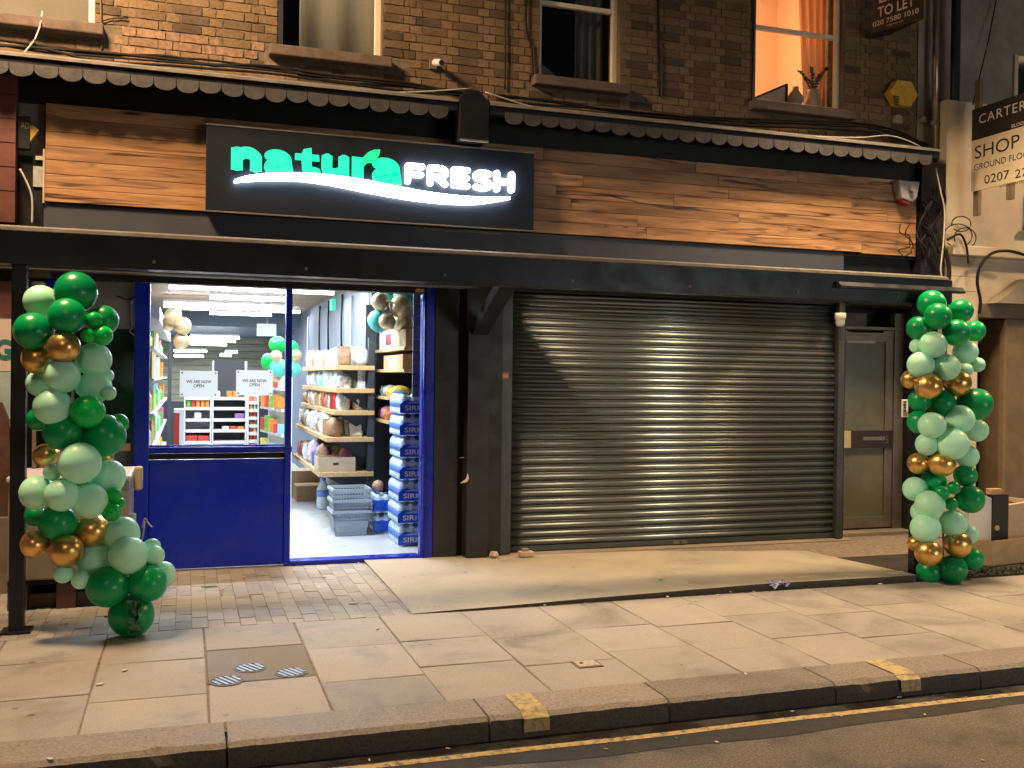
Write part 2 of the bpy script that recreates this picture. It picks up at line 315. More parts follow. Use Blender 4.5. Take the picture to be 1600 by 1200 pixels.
# ------------------------------------------------------------------ mesh builder
class MB:
    def __init__(s): s.v = []; s.f = []
    def add(s, vs, fs):
        o = len(s.v); s.v += [tuple(p) for p in vs]; s.f += [tuple(i + o for i in f) for f in fs]; return s
    def box(s, x0, x1, y0, y1, z0, z1):
        return s.add([(x0, y0, z0), (x1, y0, z0), (x1, y1, z0), (x0, y1, z0), (x0, y0, z1), (x1, y0, z1), (x1, y1, z1), (x0, y1, z1)],
                     [(0, 3, 2, 1), (4, 5, 6, 7), (0, 1, 5, 4), (1, 2, 6, 5), (2, 3, 7, 6), (3, 0, 4, 7)])
    def bar(s, a, b, w, h, up=(0, 0, 1)):
        a, b = Vector(a), Vector(b); d = (b - a).normalized(); u = Vector(up); sx = d.cross(u).normalized() * w / 2; sz = sx.cross(d).normalized() * h / 2
        p = [a - sx - sz, a + sx - sz, a + sx + sz, a - sx + sz, b - sx - sz, b + sx - sz, b + sx + sz, b - sx + sz]
        return s.add(p, [(0, 1, 2, 3), (7, 6, 5, 4), (0, 4, 5, 1), (1, 5, 6, 2), (2, 6, 7, 3), (3, 7, 4, 0)])
    def prism(s, pts, a, b, axis='y'):
        """pts polygon (2D) swept between a and b along axis: 'y' -> (x,z), 'x' -> (y,z), 'z' -> (x,y)"""
        f = {'y': lambda p, t: (p[0], t, p[1]), 'x': lambda p, t: (t, p[0], p[1]), 'z': lambda p, t: (p[0], p[1], t)}[axis]
        n = len(pts); vs = [f(p, a) for p in pts] + [f(p, b) for p in pts]
        return s.add(vs, [tuple(range(n)), tuple(range(2 * n - 1, n - 1, -1))] + [(i + n, (i + 1) % n + n, (i + 1) % n, i) for i in range(n)])
    def tube(s, path, r, n=6, cap=True):
        path = [Vector(p) for p in path]; rings = []
        for i, p in enumerate(path):
            d = (path[min(i + 1, len(path) - 1)] - path[max(i - 1, 0)]).normalized()
            u = Vector((0, 0, 1)) if abs(d.z) < .9 else Vector((1, 0, 0)); a = d.cross(u).normalized(); b = a.cross(d)
            rr = r[i] if isinstance(r, (list, tuple)) else r
            rings.append([p + (a * math.cos(2 * math.pi * k / n) + b * math.sin(2 * math.pi * k / n)) * rr for k in range(n)])
        vs = [q for g in rings for q in g]; fs = []
        for i in range(len(path) - 1):
            for k in range(n):
                fs.append((i * n + k, i * n + (k + 1) % n, (i + 1) * n + (k + 1) % n, (i + 1) * n + k))
        if cap: fs += [tuple(range(n - 1, -1, -1)), tuple(range(len(vs) - n, len(vs)))]
        return s.add(vs, fs)
    def lathe(s, prof, c, n=16):
        c = Vector(c); vs = []
        for r_, z in prof:
            for k in range(n): vs.append(c + Vector((r_ * math.cos(2 * math.pi * k / n), r_ * math.sin(2 * math.pi * k / n), z)))
        fs = []
        for i in range(len(prof) - 1):
            for k in range(n): fs.append((i * n + k, i * n + (k + 1) % n, (i + 1) * n + (k + 1) % n, (i + 1) * n + k))
        fs += [tuple(range(n - 1, -1, -1)), tuple(range(len(vs) - n, len(vs)))]
        return s.add(vs, fs)
    def build(s, name, mat, parent=None, loc=None, smooth=False, bevel=0., kind=None):
        if loc is None:
            if parent is not None: loc = PIV[parent.name]
            else:
                xs = [p[0] for p in s.v]; ys = [p[1] for p in s.v]; zs = [p[2] for p in s.v]
                loc = Vector(((min(xs) + max(xs)) / 2, (min(ys) + max(ys)) / 2, min(zs)))
        loc = Vector(loc); me = bpy.data.meshes.new(name)
        me.from_pydata([(p[0] - loc.x, p[1] - loc.y, p[2] - loc.z) for p in s.v], [], s.f)
        bm = bmesh.new(); bm.from_mesh(me); bmesh.ops.recalc_face_normals(bm, faces=bm.faces); bm.to_mesh(me); bm.free()
        me.materials.append(K[mat] if isinstance(mat, str) else mat)
        if smooth:
            for p in me.polygons: p.use_smooth = True
        o = bpy.data.objects.new(name, me); COL.objects.link(o)
        if parent is not None: o.parent = parent
        else: o.location = loc
        PIV[o.name] = loc
        if bevel:
            b = o.modifiers.new('bevel', 'BEVEL'); b.width = bevel; b.segments = 2; b.limit_method = 'ANGLE'; b.angle_limit = R(40)
        if kind: o['kind'] = kind
        return o
PIV = {}
def tag(o, label, cat, group=None):
    o['label'] = label; o['category'] = cat
    if group: o['group'] = group
    return o
def thing(name, label, cat, loc, group=None):
    o = bpy.data.objects.new(name, None); COL.objects.link(o); o.location = loc; o.empty_display_size = .1
    PIV[o.name] = Vector(loc); return tag(o, label, cat, group)
def box(name, mat, parent, *b, bevel=0.):
    return MB().box(*b).build(name, mat, parent, bevel=bevel)
def struct(o):
    o['kind'] = 'structure'; return o
def inst(name, mesh, parent, loc, rot=None, mat=None, scale=None):
    o = bpy.data.objects.new(name, mesh); COL.objects.link(o)
    if parent is not None: o.parent = parent; o.location = Vector(loc) - PIV[parent.name]
    else: o.location = loc
    PIV[o.name] = Vector(loc)
    if rot: o.rotation_euler = rot
    if scale: o.scale = scale
    return o
def smooth_path(pts, k=6):
    pts = [Vector(p) for p in pts]
    if len(pts) < 3: return pts
    out = []
    for i in range(len(pts) - 1):
        p0, p1, p2, p3 = pts[max(i - 1, 0)], pts[i], pts[i + 1], pts[min(i + 2, len(pts) - 1)]
        for j in range(k):
            t = j / k
            out.append(.5 * ((2 * p1) + (p2 - p0) * t + (2 * p0 - 5 * p1 + 4 * p2 - p3) * t * t + (3 * p1 - p0 - 3 * p2 + p3) * t ** 3))
    return out + [pts[-1]]
def stroke_poly(pts, w, caps=5):
    """outline of a thick 2D stroke with round ends"""
    p = [Vector((a, b)) for a, b in pts]; L = []; Rr = []
    for i in range(len(p)):
        d = (p[min(i + 1, len(p) - 1)] - p[max(i - 1, 0)]).normalized(); nn = Vector((-d.y, d.x)) * w / 2
        L.append(p[i] + nn); Rr.append(p[i] - nn)
    def cap(c, a0):
        return [c + Vector((math.cos(a0 + math.pi * k / caps), math.sin(a0 + math.pi * k / caps))) * w / 2 for k in range(1, caps)]
    d1 = (p[-1] - p[-2]); a1 = math.atan2(d1.y, d1.x) + math.pi / 2
    d0 = (p[0] - p[1]); a0 = math.atan2(d0.y, d0.x) + math.pi / 2
    e1 = [p[-1] + Vector((math.cos(a1 - math.pi * k / caps), math.sin(a1 - math.pi * k / caps))) * w / 2 for k in range(1, caps)]
    e0 = [p[0] + Vector((math.cos(a0 - math.pi * k / caps), math.sin(a0 - math.pi * k / caps))) * w / 2 for k in range(1, caps)]
    return [tuple(q) for q in L + e1 + Rr[::-1] + e0]
def text_obj(name, s, parent, mat, origin, xdir, zdir, height, width=None, depth=.002, bold=0.0, align='LEFT', space=1.0):
    """lettering as a mesh: baseline start at origin, running along xdir, rising along zdir"""
    cu = bpy.data.curves.new(name, 'FONT'); cu.body = s; cu.size = 1; cu.extrude = .0; cu.offset = bold; cu.space_character = space; cu.resolution_u = 4
    tmp = bpy.data.objects.new('tmp_text', cu); COL.objects.link(tmp)
    dg = bpy.context.evaluated_depsgraph_get(); me = bpy.data.meshes.new_from_object(tmp.evaluated_get(dg)); me.name = name
    bpy.data.objects.remove(tmp); bpy.data.curves.remove(cu)
    xs = [v.co.x for v in me.vertices]; ys = [v.co.y for v in me.vertices]
    x0, x1 = min(xs), max(xs); y0, y1 = min(ys), max(ys)
    sy = height / (y1 - y0); sx = sy if width is None else width / (x1 - x0)
    X, Zd = Vector(xdir).normalized(), Vector(zdir).normalized(); N = X.cross(Zd).normalized()
    ax = 0 if align == 'LEFT' else (x1 - x0) * sx / 2
    piv = PIV[parent.name]; o0 = Vector(origin)
    for v in me.vertices:
        q = o0 + X * ((v.co.x - x0) * sx - ax) + Zd * ((v.co.y - y0) * sy) + N * (depth) - piv
        v.co = q
    me.materials.clear(); me.materials.append(K[mat] if isinstance(mat, str) else mat)
    o = bpy.data.objects.new(name, me); COL.objects.link(o); o.parent = parent; PIV[o.name] = piv
    return o

# ================================================================== GROUND
def sheet(name, x0, x1, y0, y1, z, mat):
    return struct(MB().add([(x0, y0, z), (x1, y0, z), (x1, y1, z), (x0, y1, z)], [(0, 1, 2, 3)]).build(name, mat))
ROADZ = -.105
sheet('road', -60, 70, -60, -4.24, ROADZ, 'asphalt')
# gutter channel between kerb and yellow line
sheet('gutter', -60, 70, -4.24, -3.98, ROADZ, 'gutter')
g = MB(); px = -6.0; pts_t = []; pts_b = []
while px < 16:
    wv = .006 * math.sin(px * 2.3) + .004 * math.sin(px * 5.1)
    pts_t.append((px, -4.215 + wv, ROADZ + .004)); pts_b.append((px, -4.265 + wv * .8, ROADZ + .004)); px += .25
n = len(pts_t); g.add(pts_t + pts_b, [(i, i + 1, n + i + 1, n + i) for i in range(n - 1)])
struct(g.build('yellow_line', 'yellow'))
# strip of tarmac patching seen between the line and the older road
g = MB(); a = []; b_ = []; px = -5.
while px < 14:
    a.append((px, -4.245, ROADZ + .002)); b_.append((px, -4.40 + .02 * math.sin(px * 1.9) + .012 * math.sin(px * 6.3), ROADZ + .002)); px += .12
n = len(a); g.add(a + b_, [(i, i + 1, n + i + 1, n + i) for i in range(n - 1)])
struct(g.build('tarmac_strip', 'patch'))

# pavement bed, slabs, pavers
bed = struct(MB().box(-30, 40, -3.9, 8, -.3, -.006).build('pavement', 'joint'))
def piece(name, parent, mat, x0, x1, y0, y1, z0, z1, j=.0025, bev=.006):
    """one bevelled flag or paver with slightly uneven corners"""
    c = [(x0 + random.uniform(0, j), y0 + random.uniform(0, j)), (x1 - random.uniform(0, j), y0 + random.uniform(0, j)), (x1 - random.uniform(0, j), y1 - random.uniform(0, j)), (x0 + random.uniform(0, j), y1 - random.uniform(0, j))]
    tl_ = random.uniform(-.002, .002); zt = [z1 + tl_ + random.uniform(-.002, .002) for _ in range(4)]
    cx, cy = (x0 + x1) / 2, (y0 + y1) / 2
    def ins(p): return (p[0] + (bev if p[0] < cx else -bev), p[1] + (bev if p[1] < cy else -bev))
    vs = [(p[0], p[1], z0) for p in c] + [(p[0], p[1], zt[i] - bev * .6) for i, p in enumerate(c)] + [(ins(p)[0], ins(p)[1], zt[i]) for i, p in enumerate(c)]
    fs = [(0, 3, 2, 1), (8, 9, 10, 11)] + [(i, (i + 1) % 4, 4 + (i + 1) % 4, 4 + i) for i in range(4)] + [(4 + i, 4 + (i + 1) % 4, 8 + (i + 1) % 4, 8 + i) for i in range(4)]
    return MB().add(vs, fs).build(name, mat, parent)
xc = -3.24; col = 0
while xc < 12:
    splits = [-1.995, -2.60, -3.19, -3.785] if col % 2 == 0 else [-1.995, -2.735, -3.33, -3.785]
    if random.random() < .3: splits[1] += random.choice((-.05, .06))
    for i in range(3):
        y1, y0 = splits[i], splits[i + 1]
        mt = 'brownslab' if (abs(xc - .12) < .05 and i == 1) else 'slab'
        piece('slab', bed, mt, xc + .0022, xc + .5578, y0 + .0022, y1 - .0022, -.05, 0, j=.005, bev=.005)
    xc += .56; col += 1
px = -1.55
i = 0
while px < 1.46:
    y = -1.99 + (0 if i % 2 else -.1)
    while y < -.06:
        a0, a1 = max(y, -1.985), min(y + .2, -.06)
        if a1 - a0 > .03: piece('paver', bed, 'paver', px + .001, px + .099, a0 + .001, a1 - .001, -.05, -.002 + random.uniform(-.0012, .0012), j=.001, bev=.0025)
        y += .2
    px += .1; i += 1
# concrete forecourt, a low platform whose front edge becomes a step towards the right
g = MB(); nx, ny = 24, 8; xs = [1.47 + (5.62 - 1.47) * k / nx for k in range(nx + 1)]
def fz(x, t):
    k = (x - 1.47) / 4.15
    front = .002 + .05 * min(1, k * 1.5); back = .02 - .05 * k
    return front * (1 - t) + back * t
def fy(x, t): return (-1.97 - .015 * math.sin(x * 1.3)) * (1 - t) + .12 * t
vs = []
for x in xs:
    for k in range(ny + 1):
        t = k / ny; vs.append((x, fy(x, t), fz(x, t) + .003 * mnoise.noise((x * 2, t * 3, 0))))
fs = [(i * (ny + 1) + k, (i + 1) * (ny + 1) + k, (i + 1) * (ny + 1) + k + 1, i * (ny + 1) + k + 1) for i in range(nx) for k in range(ny)]
o = len(vs)
vs += [(x, fy(x, 0) + .012, -.05) for x in xs]
fs += [(o + i, o + i + 1, (i + 1) * (ny + 1), i * (ny + 1)) for i in range(nx)]
fo = struct(g.add(vs, fs).build('forecourt', 'concrete', smooth=False)); fo.data.materials.append(K['shadeddirtygranite'])
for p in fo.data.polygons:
    if abs(p.normal.z) < .5: p.material_index = 1  # step front takes the same shade-darkened material
g = MB(); g.add([(5.62, -1.97, .012), (9.6, -1.97, .012), (9.6, .6, -.03), (5.62, .6, -.03), (5.62, -1.97, -.05), (9.6, -1.97, -.05)], [(0, 1, 2, 3), (4, 5, 1, 0)])
struct(g.build('tarmac_forecourt', 'patch'))
# moss and weeds at the foot of the neighbour's forecourt
g = MB()
for i in range(420):
    x = random.uniform(6.0, 7.6); y = random.gauss(-1.86, .07); z = .012; h = random.uniform(.008, .03); a = random.uniform(0, 6.28); wd = random.uniform(.006, .014)
    g.add([(x - wd * math.cos(a), y - wd * math.sin(a), z), (x + wd * math.cos(a), y + wd * math.sin(a), z), (x + random.uniform(-.02, .02), y + random.uniform(-.02, .02), z + h)], [(0, 1, 2)])
mo = g.build('moss', M('moss', (.03, .045, .012), .9), kind='stuff'); tag(mo, 'dark moss and weeds at the foot of the right balloon column', 'moss')

# kerb of granite stones
kerb = struct(MB().box(-30, 40, -4.03, -3.8, -.3, -.03).build('kerb', 'joint'))
joints = [-3.1, -2.0, -.85, .185, 1.37, 2.31, 3.29, 4.25, 5.2, 6.3, 7.2, 8.3, 9.3]
for a, b in zip(joints, joints[1:]):
    g = MB(); nn = 26; prof = []
    for k in range(nn + 1):
        x = a + .006 + (b - a - .012) * k / nn
        j1 = .012 * mnoise.noise((x * 9, 1, 0)) + .010 * mnoise.noise((x * 30, 4, 0)); j2 = .008 * mnoise.noise((x * 14, 5, 0))
        chip = max(0, mnoise.noise((x * 5.3, 9, 2)) - .33) * .07
        z = .004 + .002 * mnoise.noise((x * 3, 0, 7))
        prof.append([(x, -3.79 + .3 * j2, -.2), (x, -3.79 + .3 * j2, z), (x, -4.055 + j1 + chip, z - .001), (x, -4.085 + j1 + chip * .7, z - .018 - chip * .35), (x, -4.092 + j2 * .6, -.06), (x, -4.086 + j2, -.2)])
    vs = [p for r_ in prof for p in r_]; q = 6
    fs = [(i * q + k, (i + 1) * q + k, (i + 1) * q + k + 1, i * q + k + 1) for i in range(nn) for k in range(q - 1)] + [tuple(range(q)), tuple(range(len(vs) - 1, len(vs) - q - 1, -1))]
    ks = g.add(vs, fs).build('kerb_stone', 'granite', kerb); ks.data.materials.append(K['shadeddirtygranite'])
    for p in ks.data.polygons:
        if p.center.z + PIV['kerb'].z < -.025 and len(p.vertices) == 4: p.material_index = 1  # road face: grime and shade both put into the colour
for xa, xb in ((1.535, 1.665), (3.70, 3.83)):
    g = MB(); vs = []
    for x in (xa, (xa + xb) / 2, xb):
        vs += [(x, -3.80, .0095), (x, -4.04 + .012 * random.random(), .0095), (x, -4.1, -.014), (x, -4.106, -.075)]
    g.add(vs, [(i * 4 + k, (i + 1) * 4 + k, (i + 1) * 4 + k + 1, i * 4 + k + 1) for i in range(2) for k in range(3)])
    struct(g.build('kerb_marking', 'yellowk'))

# inspection covers
def round_cover(px, py, lab):
    p = at(px, py, Z=.002); t = thing('drain_cover', lab, 'drain cover', (p.x, p.y, 0), 'round water covers in the brown slab')
    g = MB(); n = 24; rr = .078
    g.lathe([(rr + .01, -.01), (rr + .01, .004), (rr, .006), (rr, .002)], (p.x, p.y, 0), n).build('rim', 'lip', t)
    MB().lathe([(rr - .002, -.01), (rr - .002, .003)], (p.x, p.y, 0), n).build('plate', 'covergap', t)
    a = R(28)
    for k in range(-2, 3):
        o_ = k * .029; hl = math.sqrt(max(0, (rr - .006) ** 2 - o_ * o_))
        c = Vector((p.x + o_ * math.cos(a), p.y + o_ * math.sin(a), .005)); d = Vector((-math.sin(a), math.cos(a), 0)) * hl
        MB().bar(c - d, c + d, .019, .004).build('raised_bar', 'cover', t)
round_cover(354, 1064, 'round ribbed cover nearest the kerb in the brown slab')
round_cover(391, 1044, 'round ribbed cover furthest from the kerb in the brown slab')
round_cover(455, 1051, 'round ribbed cover on the right side of the brown slab')
p = at(917, 1038, Z=0); t = thing('stopcock_cover', 'small square worn metal cover set in a paving slab', 'cover', (p.x, p.y, 0))
box('frame', 'lip', t, p.x - .075, p.x + .075, p.y - .065, p.y + .065, -.02, .004)
box('lid', M('worn_lid', (.5, .44, .34), .5, var=.4, vs=40), t, p.x - .062, p.x + .062, p.y - .052, p.y + .052, -.02, .007)
MB().lathe([(.012, 0), (.012, .0085)], (p.x - .03, p.y + .01, 0), 8).build('keyhole', 'plastic_k', t)

# ================================================================== BRICK BUILDING (upper floor)
bld = thing('brick_building', 'old brown stock brick building with sash windows above the shops', 'building', (2.9, .3, 0))
WB = 0.05          # brick face
wins = [(-1.70, -.72), (.70, 1.60), (3.05, 3.87), (5.33, 6.38)]
WZ0, WZ1 = 4.375, 6.2
XL, XR = -2.6, 7.28
wall = MB()
xs = [XL] + [v for w_ in wins for v in w_] + [XR]
for a, b in zip(xs[0::2], xs[1::2]): wall.box(a, b, WB + .008, .45, WZ0, WZ1)
wall.box(XL, XR, WB + .008, .45, 2.75, WZ0 - .002)
wall = wall.build('wall', 'mortar', bld)
# bricks: Flemish bond, each a rough block; the 300 that show largest are single pieces
def brick_mesh(name, L, mat):
    bm = bmesh.new(); bmesh.ops.create_cube(bm, size=1)
    for v in bm.verts: v.co = Vector((v.co.x * L, v.co.y * .05, v.co.z * .066))
    bmesh.ops.subdivide_edges(bm, edges=[e for e in bm.edges if abs((e.verts[0].co - e.verts[1].co).x) > .02], cuts=2)
    for v in bm.verts:
        v.co += Vector((random.uniform(-.003, .003), random.uniform(-.003, .0025), random.uniform(-.0035, .003)))
    me = bpy.data.meshes.new(name); bm.to_mesh(me); bm.free(); me.materials.append(K[mat]); return me
BM_ = {(k, c): [brick_mesh('brick', L, c) for _ in range(5)] for k, L in (('s', .215), ('h', .1025)) for c in ('brick', 'pinkbrick')}
cand = []
z = 4.02 + .0375; row = 0
while z < 6.15:
    x = XL + (0 if row % 2 else -.1125 - .05625); k = row % 2
    while x < XR:
        L = .215 if k % 2 == 0 else .1025
        xa, xb = x, x + L; k += 1; x = xb + .010
        skip = False
        if z + .03 > WZ0 - .0:
            for a, b in wins:
                if xb > a and xa < b:
                    if xa < a - .045: xb = a - .002
                    elif xb > b + .045: xa = b + .002
                    else: skip = True
        if z < WZ0 and z > WZ0 - .1:
            for a, b in wins:
                if xb > a - .09 and xa < b + .09: skip = True
        if xb > XR - .005: xb = XR - .005
        if xa < XL: xa = XL
        if skip or xb - xa < .03: continue
        cand.append((xa, xb, z))
    z += .076; row += 1
vis = []
for c in cand:
    p = proj(((c[0] + c[1]) / 2, WB, c[2])); a = proj((c[0], WB, c[2])); b = proj((c[1], WB, c[2]))
    inside = -10 < p[0] < 1500 and -6 < p[1] < 250
    vis.append(((b[0] - a[0]) if inside else -1, c))
vis.sort(key=lambda v: -v[0])
rest = MB(); cnt = 0
for s_, (xa, xb, zz) in vis:
    L = xb - xa; kd = 's' if L > .15 else 'h'
    pink = (-.75 < xa < .62 and zz < 4.42 and random.random() < .75)
    if s_ > 0 and cnt < 300:
        cnt += 1
        o = inst('brick', random.choice(BM_[(kd, 'pinkbrick' if pink else 'brick')]), None, (0, 0, 0))
        o.parent = wall; o.location = Vector(((xa + xb) / 2, WB + .025 + random.uniform(-.003, .003), zz)) - PIV['brick_building']
        o.scale = (L / (.215 if kd == 's' else .1025), 1, 1); o.rotation_euler = (0, random.uniform(-.008, .008), random.uniform(-.01, .01))
    else:
        rest.box(xa, xb, WB + random.uniform(-.002, .003), WB + .05, zz - .033, zz + .033)
ro = rest.build('bricks', 'brick', wall, kind='stuff')

# windows: part window > frame, pane, sash rail; sills; rooms behind
def window(a, b, zb, zt, rail=None, name='window', framemat='upvc', fw=.055):
    y0 = WB + .085
    f = MB().box(a, a + fw, y0, y0 + .05, zb, zt).box(b - fw, b, y0, y0 + .05, zb, zt).box(a + fw, b - fw, y0 + .001, y0 + .05, zb, zb + fw * .75)
    if rail: f.box(a + fw, b - fw, y0 + .002, y0 + .05, rail - .022, rail + .022)
    w_ = f.build(name, framemat, bld, bevel=.006)
    p = MB().box(a + fw, b - fw, y0 + .03, y0 + .034, zb + fw * .75, zt).build('pane', 'glass', w_)
    si = MB().box(a - .07, b + .07, WB - .10, WB + .09, zb - .095, zb - .004).build('sill', 'sill', w_, bevel=.012)
    MB().box(a - .0, a + .004, WB + .01, y0, zb, zt).build('reveal', 'mortar', w_); MB().box(b - .004, b, WB + .01, y0, zb, zt).build('reveal', 'mortar', w_)
    return w_
window(-1.70, -.72, WZ0, 6.2)
window(.70, 1.60, WZ0, 6.2)
window(3.05, 3.87, WZ0, 6.2, rail=5.10)
window(5.33, 6.38, WZ0, 6.2, rail=5.155, framemat='upvc')
# rooms
def room(a, b, d, mat, zt=6.3):
    g = MB(); y0 = WB + .41; x0, x1, z0 = a - .5, b + .5, 4.0
    g.add([(x0, y0, z0), (x1, y0, z0), (x1, y0 + d, z0), (x0, y0 + d, z0), (x0, y0, zt), (x1, y0, zt), (x1, y0 + d, zt), (x0, y0 + d, zt)], [(0, 1, 2, 3), (4, 5, 6, 7), (3, 2, 6, 7), (0, 3, 7, 4), (1, 2, 6, 5)])
    return g.build('room', mat, bld)
room(-1.70, -.72, 1.2, 'darkroom'); room(.70, 1.60, 1.2, 'darkroom'); room(3.05, 3.87, 1.5, 'darkroom'); room(5.33, 6.38, 1.6, 'room')
def drape(name, a, b, y, z0, z1, mat, label, cat, amp=.018, wl=.11, taper=0):
    g = MB(); n = 60; vs = []
    for k in range(n + 1):
        x = a + (b - a) * k / n; yy = y + amp * math.sin(2 * math.pi * x / wl) + amp * .5 * math.sin(2 * math.pi * x / wl * .37)
        vs += [(x + taper * (1 - k / n), yy, z0), (x, yy * .6 + y * .4, z1)]
    g.add(vs, [(2 * k, 2 * k + 2, 2 * k + 3, 2 * k + 1) for k in range(n)])
    o = g.build(name, mat, None, smooth=True)
    s = o.modifiers.new('thick', 'SOLIDIFY'); s.thickness = .004
    return tag(o, label, cat)
tag(MB().box(-1.68, -.74, .205, .211, WZ0 + .02, 6.1).build('roller_blind', 'blind'), 'pale roller blind drawn down behind the leftmost upper window', 'blind')
drape('curtain', .90, 1.58, .215, WZ0 + .02, 6.1, 'curtain', 'grey green curtain drawn in the upper window above the lit sign', 'curtain', wl=.33, amp=.015)
drape('curtain', 3.50, 3.80, .30, WZ0 + .02, 6.1, 'curtain2', 'dim curtain gathered at the right of the dark upper window', 'curtain', wl=.09)
drape('curtain', 5.98, 6.36, .36, WZ0 + .02, 6.1, 'sheer', 'thin peach curtain at the side of the orange lit window', 'curtain', wl=.1, amp=.02, taper=.12)
# sheet of card leaning in the dark window
a = at(847, 100, Y=.19); b = at(868, 117, Y=.19); c = at(865, 128, Y=.19); d = at(845, 126, Y=.19)
tag(MB().prism([(a.x, a.z), (b.x, b.z), (c.x, WZ0 + .05), (d.x, WZ0 + .05)], .195, .2).build('card_sheet', 'blind'), 'pale sheet of card in the lower corner of the dark window', 'card')
# things on the sill of the lit room
def vase(px, py, r, h, lab, neck):
    p = at(px, py, Y=.30); z0 = WZ0 + .076
    t = thing('vase', lab, 'vase', (p.x, .30, z0))
    MB().lathe([(r * .6, 0), (r, h * .25), (r * .95, h * .5), (r * neck, h * .85), (r * neck * 1.1, h), (r * neck * .8, h)], (p.x, .30, z0), 18).build('body', 'vase', t, smooth=True)
    return t, p.x, z0 + h
box_sill = MB().box(5.33, 6.38, .19, .46, 4.30, WZ0 + .075).build('inner_sill', 'white', bld)
t1, vx, vz = vase(1242, 170, .085, .20, 'round stoneware vase left of the sprig on the lit sill', .4)
t2, vx, vz = vase(1269, 170, .08, .19, 'stoneware vase holding a leafy sprig on the lit sill', .75)
st = thing('plant_sprig', 'leafy dark sprig standing in a vase in the lit window', 'plant', (vx, .3, vz - .05))
for k, (dx, dz) in enumerate(((-.17, .17), (-.02, .22), (.08, .16), (.17, .24), (-.09, .10))):
    path = smooth_path([(vx, .3, vz - .06), (vx + dx * .4, .3 - .01 * k, vz + dz * .5), (vx + dx, .29, vz + dz)])
    MB().tube(path, .004, 5).build('stem', 'leaf', st)
    for q in range(3, len(path)):
        for sgn in (-1, 1):
            c = path[q]; l_ = .033; a = sgn * R(50) + random.uniform(-.3, .3); dirv = Vector((math.sin(a), random.uniform(-.4, .4), math.cos(a))).normalized(); sd_ = Vector((math.cos(a), 0, -math.sin(a))) * .012
            MB().add([c, c + dirv * l_ * .5 + sd_, c + dirv * l_, c + dirv * l_ * .5 - sd_], [(0, 1, 2, 3)]).build('leaf', 'leaf', st)
pf = thing('picture_frame', 'dark framed picture leaning at the left of the lit window', 'picture', (5.62, .34, WZ0))
pa, pb = at(1190, 165, Y=.34), at(1229, 132, Y=.34)
pts = [(5.36, WZ0 + .06), (pb.x, pb.z), (pb.x, WZ0 + .01), (5.36, WZ0 + .01)]
MB().prism(pts, .345, .352).build('print', 'card2', pf)
MB().bar((5.36, .338, WZ0 + .06), (pb.x, .338, pb.z), .02, .02).bar((pb.x, .338, pb.z), (pb.x, .338, WZ0 + .01), .02, .02, up=(0, 1, 0)).build('frame', 'plastic_k', pf)
# the lit room's own lamp
lt = thing('room_lamp', 'warm lamp lighting the orange upstairs room', 'lamp', (5.5, 1.35, 4.9))
MB().lathe([(.10, 0), (.06, .16)], (5.45, 1.45, 5.6), 16).build('lamp_shade', emit_mat('warm_shade', (1, .55, .22), 3), lt)
ld = bpy.data.lights.new('room_bulb', 'POINT'); ld.energy = 60; ld.color = (1, .64, .36); ld.shadow_soft_size = .1
lo = bpy.data.objects.new('room_bulb', ld); COL.objects.link(lo); lo.parent = lt; lo.location = (0.1, -.35, .55)

# ================================================================== SCALLOPED CANOPY over the fascia
cn = thing('scalloped_canopy', 'long dark shop canopy with a scalloped valance under the brick wall', 'canopy', (2.9, -.3, 3.4))
CY = -.5
def canopy_run(a, b):
    MB().prism([(WB + .006, 4.11), (CY - .02, 3.925), (CY - .02, 3.905), (WB + .006, 4.02)], a, b, 'x').build('flashing', 'lead', cn)
    MB().box(a, b, CY, CY + .05, 3.845, 3.904).build('edge_board', 'black', cn, bevel=.004)
canopy_run(-2.4, 2.14); canopy_run(2.42, 7.1)
MB().box(-2.4, 7.1, -.21, -.03, 3.655, 3.9).build('back_board', 'black', cn)
MB().box(-2.4, 7.1, CY + .05, -.03, 3.86, 3.90).build('soffit', 'black', cn)
pitch = .165
def scallop(x, s=1.0, droop=0):
    n = 8; pts = [(x, 3.86), (x + pitch * .97, 3.86), (x + pitch * .97, 3.815)]
    for k in range(1, n): 
        a = math.pi * k / n; pts.append((x + pitch * .485 + pitch * .485 * math.cos(a), 3.815 - .05 * s * math.sin(a)))
    pts.append((x, 3.815))
    dz_ = random.uniform(-.008, .004); tw = random.uniform(-.06, .06)
    pts = [(a, b + dz_ + tw * (a - x - pitch / 2) if b < 3.85 else b) for a, b in pts]
    return MB().prism(pts, CY - .012 + droop, CY - .004 + droop).build('scallop', 'valance', cn)
x = -2.4
while x < 7.0:
    if not (2.1 < x + pitch and x < 2.42): scallop(x, random.uniform(.9, 1.1), random.uniform(-.004, .006))
    x += pitch
# central bracket
MB().box(2.15, 2.41, -.515, -.2, 3.60, 3.95).prism([(2.15, 3.95), (2.41, 3.95), (2.33, 4.03), (2.22, 4.03)], -.48, -.1).build('bracket', 'black', cn, bevel=.006)
MB().box(2.16, 2.40, -.53, -.516, 3.585, 3.60).build('bracket_foot', 'lip', cn)

